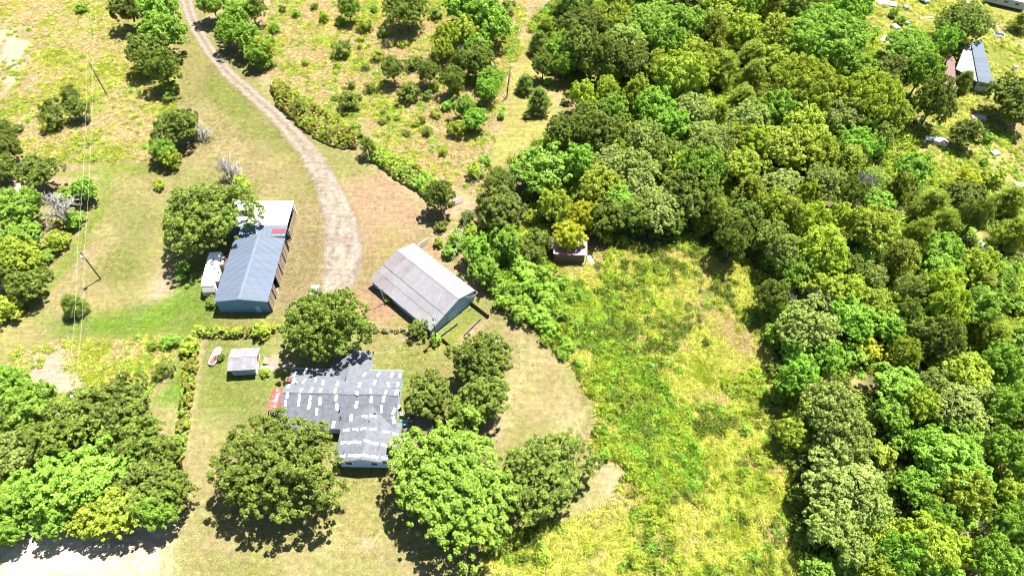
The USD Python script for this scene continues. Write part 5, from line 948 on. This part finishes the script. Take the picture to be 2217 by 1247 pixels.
# ------------------------------------------------------------------ grasses, weeds, undergrowth
def tuft(seed, n, h, spread, width):
    rng = np.random.default_rng(seed); b = np.c_[rng.normal(0, spread, (n, 2)), np.zeros(n)]; d = np.c_[rng.normal(0, .75, (n, 2)) + b[:, :2] * .8 + [.45, -.2], np.full(n, .5)]; d = unit(d) * (h * rng.uniform(.5, 1.15, n))[:, None]
    sd = unit(np.cross(d, rng.normal(size=(n, 3)))) * width; top = b + d; bend = unit(np.c_[d[:, :2], 0 * d[:, 0] - .15]) * h * .35
    v = np.stack([b - sd, b + sd, top + sd * .7, top - sd * .7, top + bend], 1).reshape(-1, 3); i = np.arange(n)[:, None] * 5
    return v, np.concatenate([i + [[0, 1, 2]], i + [[0, 2, 3]], i + [[3, 2, 4]]], 0)
def weed(seed, r, n, size):
    rng = np.random.default_rng(seed); d = unit(rng.normal(size=(n, 3)) + [0, 0, .6]); d[:, 2] = np.abs(d[:, 2]); P = d * r * rng.uniform(.5, 1.1, (n, 1)) * [1, 1, .9]
    return cards(rng, P, unit(d + .6 * rng.normal(size=d.shape)), size, .5)
def scatter(name, label, cat, protos, pos, scale, which, seed, zs=None):
    rng = np.random.default_rng(seed); pi = UsdGeom.PointInstancer.Define(stage, '/World/' + name); n = len(pos)
    for i, (pn, m, mat) in enumerate(protos):
        obj(pn, m, mat, pi); 
    kids = [c.GetPath() for c in pi.GetPrim().GetChildren()]; pi.CreatePrototypesRel().SetTargets(kids)
    pi.CreatePositionsAttr(Vt.Vec3fArray.FromNumpy(np.c_[pos, np.zeros(n)].astype(np.float32))); pi.CreateProtoIndicesAttr(Vt.IntArray.FromNumpy(which.astype(np.int32)))
    a = rng.uniform(0, np.pi, n) if 'grass' not in name else rng.normal(0, .45, n); pi.CreateOrientationsAttr(Vt.QuathArray([Gf.Quath(float(np.cos(q)), 0, 0, float(np.sin(q))) for q in a]))
    pi.CreateScalesAttr(Vt.Vec3fArray.FromNumpy(np.c_[scale, scale, scale * (zs if zs is not None else 1)].astype(np.float32))); tag(pi, label, cat, kind='stuff')
def sample(px, density, seed, gate_=None, avoid=()):
    rng = np.random.default_rng(seed); pg = ground_polygon(px); x0_, y0_, x1_, y1_ = pg.bounds; n = int((x1_ - x0_) * (y1_ - y0_) * density)
    p = np.c_[rng.uniform(x0_, x1_, n), rng.uniform(y0_, y1_, n)]; wx = (meshkit.fbm(np.c_[p / 4, 0 * p[:, 0]], 3, 4) - .5) * 3; k = shapely.contains_xy(pg, p[:, 0] + wx, p[:, 1] - wx)
    for a in avoid: k &= ~shapely.contains_xy(ground_polygon(a), p[:, 0], p[:, 1])
    if gate_: f = meshkit.fbm(np.c_[p / gate_[0], 0 * p[:, 0] + gate_[1]], 4); k &= rng.uniform(0, 1, n) < np.clip((f - gate_[2]) / gate_[3], 0, 1)
    return p[k]
rngG = np.random.default_rng(21)
SHACK_PX = [(1190, 505), (1290, 505), (1290, 580), (1190, 580)]
def mix(pos, sc, seed, table):
    """which prototype: patches by noise"""
    f = meshkit.fbm(np.c_[pos / sc, 0 * pos[:, 0] + seed], 4) + np.random.default_rng(seed).normal(0, .09, len(pos)); e = np.array([t for t, _ in table]); c = np.array([i for _, i in table]); return c[np.clip(np.searchsorted(e, f), 0, len(c) - 1)]
GP = [('tuft', tuft(1, 18, .72, .28, .055), GRASS['meadow']), ('tuft', tuft(2, 18, .80, .26, .055), GRASS['meadow']), ('dry_tuft', tuft(3, 16, .62, .28, .05), GRASS['straw']), ('green_tuft', tuft(4, 18, .55, .24, .05), GRASS['green'])]
mp = sample(MEADOW_PX, 5.5, 1, avoid=[SHACK_PX])
scatter('meadow_grass', 'tall yellow green meadow grass in the clearing right of the homestead', 'grass', GP, mp, rngG.uniform(.7, 1.35, len(mp)), mix(mp, 6, 3, [(.36, 3), (.46, 0), (.62, 1), (9, 2)]), 1)
wp = sample(WEEDS_PX, 2.2, 2, (6, 2, .34, .2), avoid=[SHACK_PX])
WP = [('weed', weed(1, .5, 100, .105), LEAF['L']), ('weed', weed(2, .55, 100, .105), LEAF['B']), ('weed', weed(3, .5, 90, .10), LEAF['Y'])]
scatter('weeds', 'coarse bright green weeds and briars along the left side of the meadow', 'weeds', WP, wp, rngG.uniform(.9, 2.3, len(wp)), mix(wp, 4, 5, [(.44, 0), (.52, 1), (9, 2)]), 2, 1.4)
mw = sample(MEADOW_PX, 1.5, 8, (7, 6, .46, .16), avoid=[SHACK_PX])
scatter('meadow_weeds', 'scattered darker weed clumps in the tall meadow grass', 'weeds', [('weed', weed(11, .5, 100, .10), LEAF['B']), ('weed', weed(12, .55, 90, .10), LEAF['Y']), ('weed', weed(13, .5, 100, .10), LEAF['O'])], mw, rngG.uniform(.7, 2.2, len(mw)), mix(mw, 5, 15, [(.46, 2), (.54, 0), (9, 1)]), 12, 1.35)
LAWN_PX = [(395, 70), (440, 110), (560, 240), (640, 320), (700, 410), (690, 640), (600, 690), (620, 740), (800, 730), (900, 740), (975, 760), (1000, 700), (1050, 660), (1100, 670), (1160, 720), (1240, 800), (1280, 860), (1280, 980), (1200, 1120), (1040, 1170), (1030, 1247), (380, 1247), (400, 1000), (440, 745), (390, 740), (10, 750), (10, 690), (60, 660), (210, 410), (240, 370), (380, 350), (440, 260), (390, 220)]
BUILT = [[(455, 490), (500, 425), (645, 425), (640, 480), (595, 690), (455, 690)], [(575, 835), (640, 760), (880, 760), (900, 960), (850, 1030), (720, 1010), (580, 900)], [(485, 745), (600, 745), (600, 825), (485, 825)]]
lw = sample(LAWN_PX, 7.0, 41, (5, 12, .28, .25), avoid=BUILT)
LP = [('tuft', tuft(31, 9, .17, .20, .03), GRASS['lawn']), ('tuft', tuft(32, 9, .14, .24, .03), GRASS['lawn']), ('dry_tuft', tuft(33, 8, .12, .22, .028), GRASS['thatch'])]
scatter('lawn_grass', 'short mown grass and dry thatch of the yard and paddock', 'grass', LP, lw, rngG.uniform(.6, 1.3, len(lw)), mix(lw, 5, 21, [(.42, 0), (.52, 1), (9, 2)]), 21)
bp = np.vstack([sample(WEEDS_PX, .13, 51, avoid=[SHACK_PX]), sample(MEADOW_PX, .022, 52, avoid=[SHACK_PX])])
scatter('briars', 'tangled briar clumps standing above the weeds left of the meadow', 'briars', [('briar', weed(41, 1.0, 330, .12), LEAF['L']), ('briar', weed(42, 1.0, 330, .12), LEAF['O']), ('briar', weed(43, 1.0, 300, .12), LEAF['Y'])], bp, rngG.uniform(.6, 1.5, len(bp)), mix(bp, 3, 23, [(.44, 1), (.54, 0), (9, 2)]), 22, 1.25)
SCRUB_MID = [(560, 150), (590, 0), (1145, 0), (1090, 230), (1040, 430), (985, 400), (905, 385), (800, 315), (690, 235), (610, 185)]
sp_ = sample(SCRUB_MID, 2.6, 3)
scatter('scrub_grass', 'dry straw coloured grass of the scrubby slope right of the driveway', 'grass', GP, sp_, rngG.uniform(.6, 1.3, len(sp_)), mix(sp_, 6, 7, [(.34, 3), (.43, 0), (9, 2)]), 3)
SCRUB_L = [(0, 0), (250, 0), (275, 90), (385, 185), (385, 245), (325, 350), (110, 358), (30, 330), (0, 260)]
sl_ = sample(SCRUB_L, 2.2, 4, (5, 9, .25, .2), avoid=[[(0, 45), (75, 60), (70, 110), (50, 160), (10, 215), (0, 215)]])
scatter('hillside_grass', 'rough yellow and straw grass of the upper left hillside', 'grass', GP, sl_, rngG.uniform(.6, 1.3, len(sl_)), mix(sl_, 8, 9, [(.42, 3), (.53, 0), (9, 2)]), 4)
PLOT = [(30, 765), (180, 738), (385, 730), (372, 795), (315, 858), (190, 880), (110, 882), (0, 835)]
pl_ = sample(PLOT, 3.2, 5, avoid=[[(75, 760), (140, 755), (140, 790), (190, 830), (150, 870), (70, 845), (60, 800)]])
scatter('plot_grass', 'rank green and yellow growth in the rough plot under the wires', 'grass', GP, pl_, rngG.uniform(.6, 1.3, len(pl_)), mix(pl_, 5, 11, [(.45, 3), (.58, 0), (9, 2)]), 5)
FARY = [(1860, 0), (2120, 0), (2217, 70), (2217, 300), (2050, 420), (1960, 330), (1950, 260), (1890, 110)]
fy = sample(FARY, 1.2, 6, (6, 3, .4, .2))
scatter('yard_grass', 'bright weeds growing through the junk yard near the far house', 'grass', GP, fy, rngG.uniform(.6, 1.4, len(fy)), mix(fy, 5, 13, [(.5, 3), (9, 0)]), 6)
FARCLEAR = [(1965, 265), (2217, 290), (2217, 430), (2120, 420), (2040, 400), (1970, 340)]
SWEEDS = [SCRUB_MID, SCRUB_L, PLOT]
sw_ = np.vstack([sample(SWEEDS[0], .75, 31, (6, 4, .40, .2)), sample(SWEEDS[1], .4, 32, (7, 5, .45, .2)), sample(SWEEDS[2], .8, 33, (5, 6, .40, .2)), sample(FARY, .25, 34, (5, 7, .4, .2)), sample(FARCLEAR, 1.0, 35, (5, 7, .3, .2))])
scatter('scrub_weeds', 'low leafy weeds and seedlings dotted through the dry scrub', 'weeds', WP, sw_, rngG.uniform(.5, 1.6, len(sw_)), mix(sw_, 4, 17, [(.40, 1), (9, 2)]), 7)
us = sample(WOODS, .55, 7, (8, 8, .22, .25), avoid=[SHACK_PX, MEADOW_PX, FARCLEAR])
scatter('undergrowth', 'leafy undergrowth filling the gaps between the woodland trees', 'undergrowth', [('shrub', weed(21, 1.0, 150, .18), LEAF['B']), ('shrub', weed(22, 1.1, 150, .18), LEAF['Y']), ('shrub', weed(23, 1.0, 150, .17), LEAF['O'])], us, rngG.uniform(.7, 1.9, len(us)), mix(us, 6, 19, [(.44, 2), (.54, 0), (9, 1)]), 8)
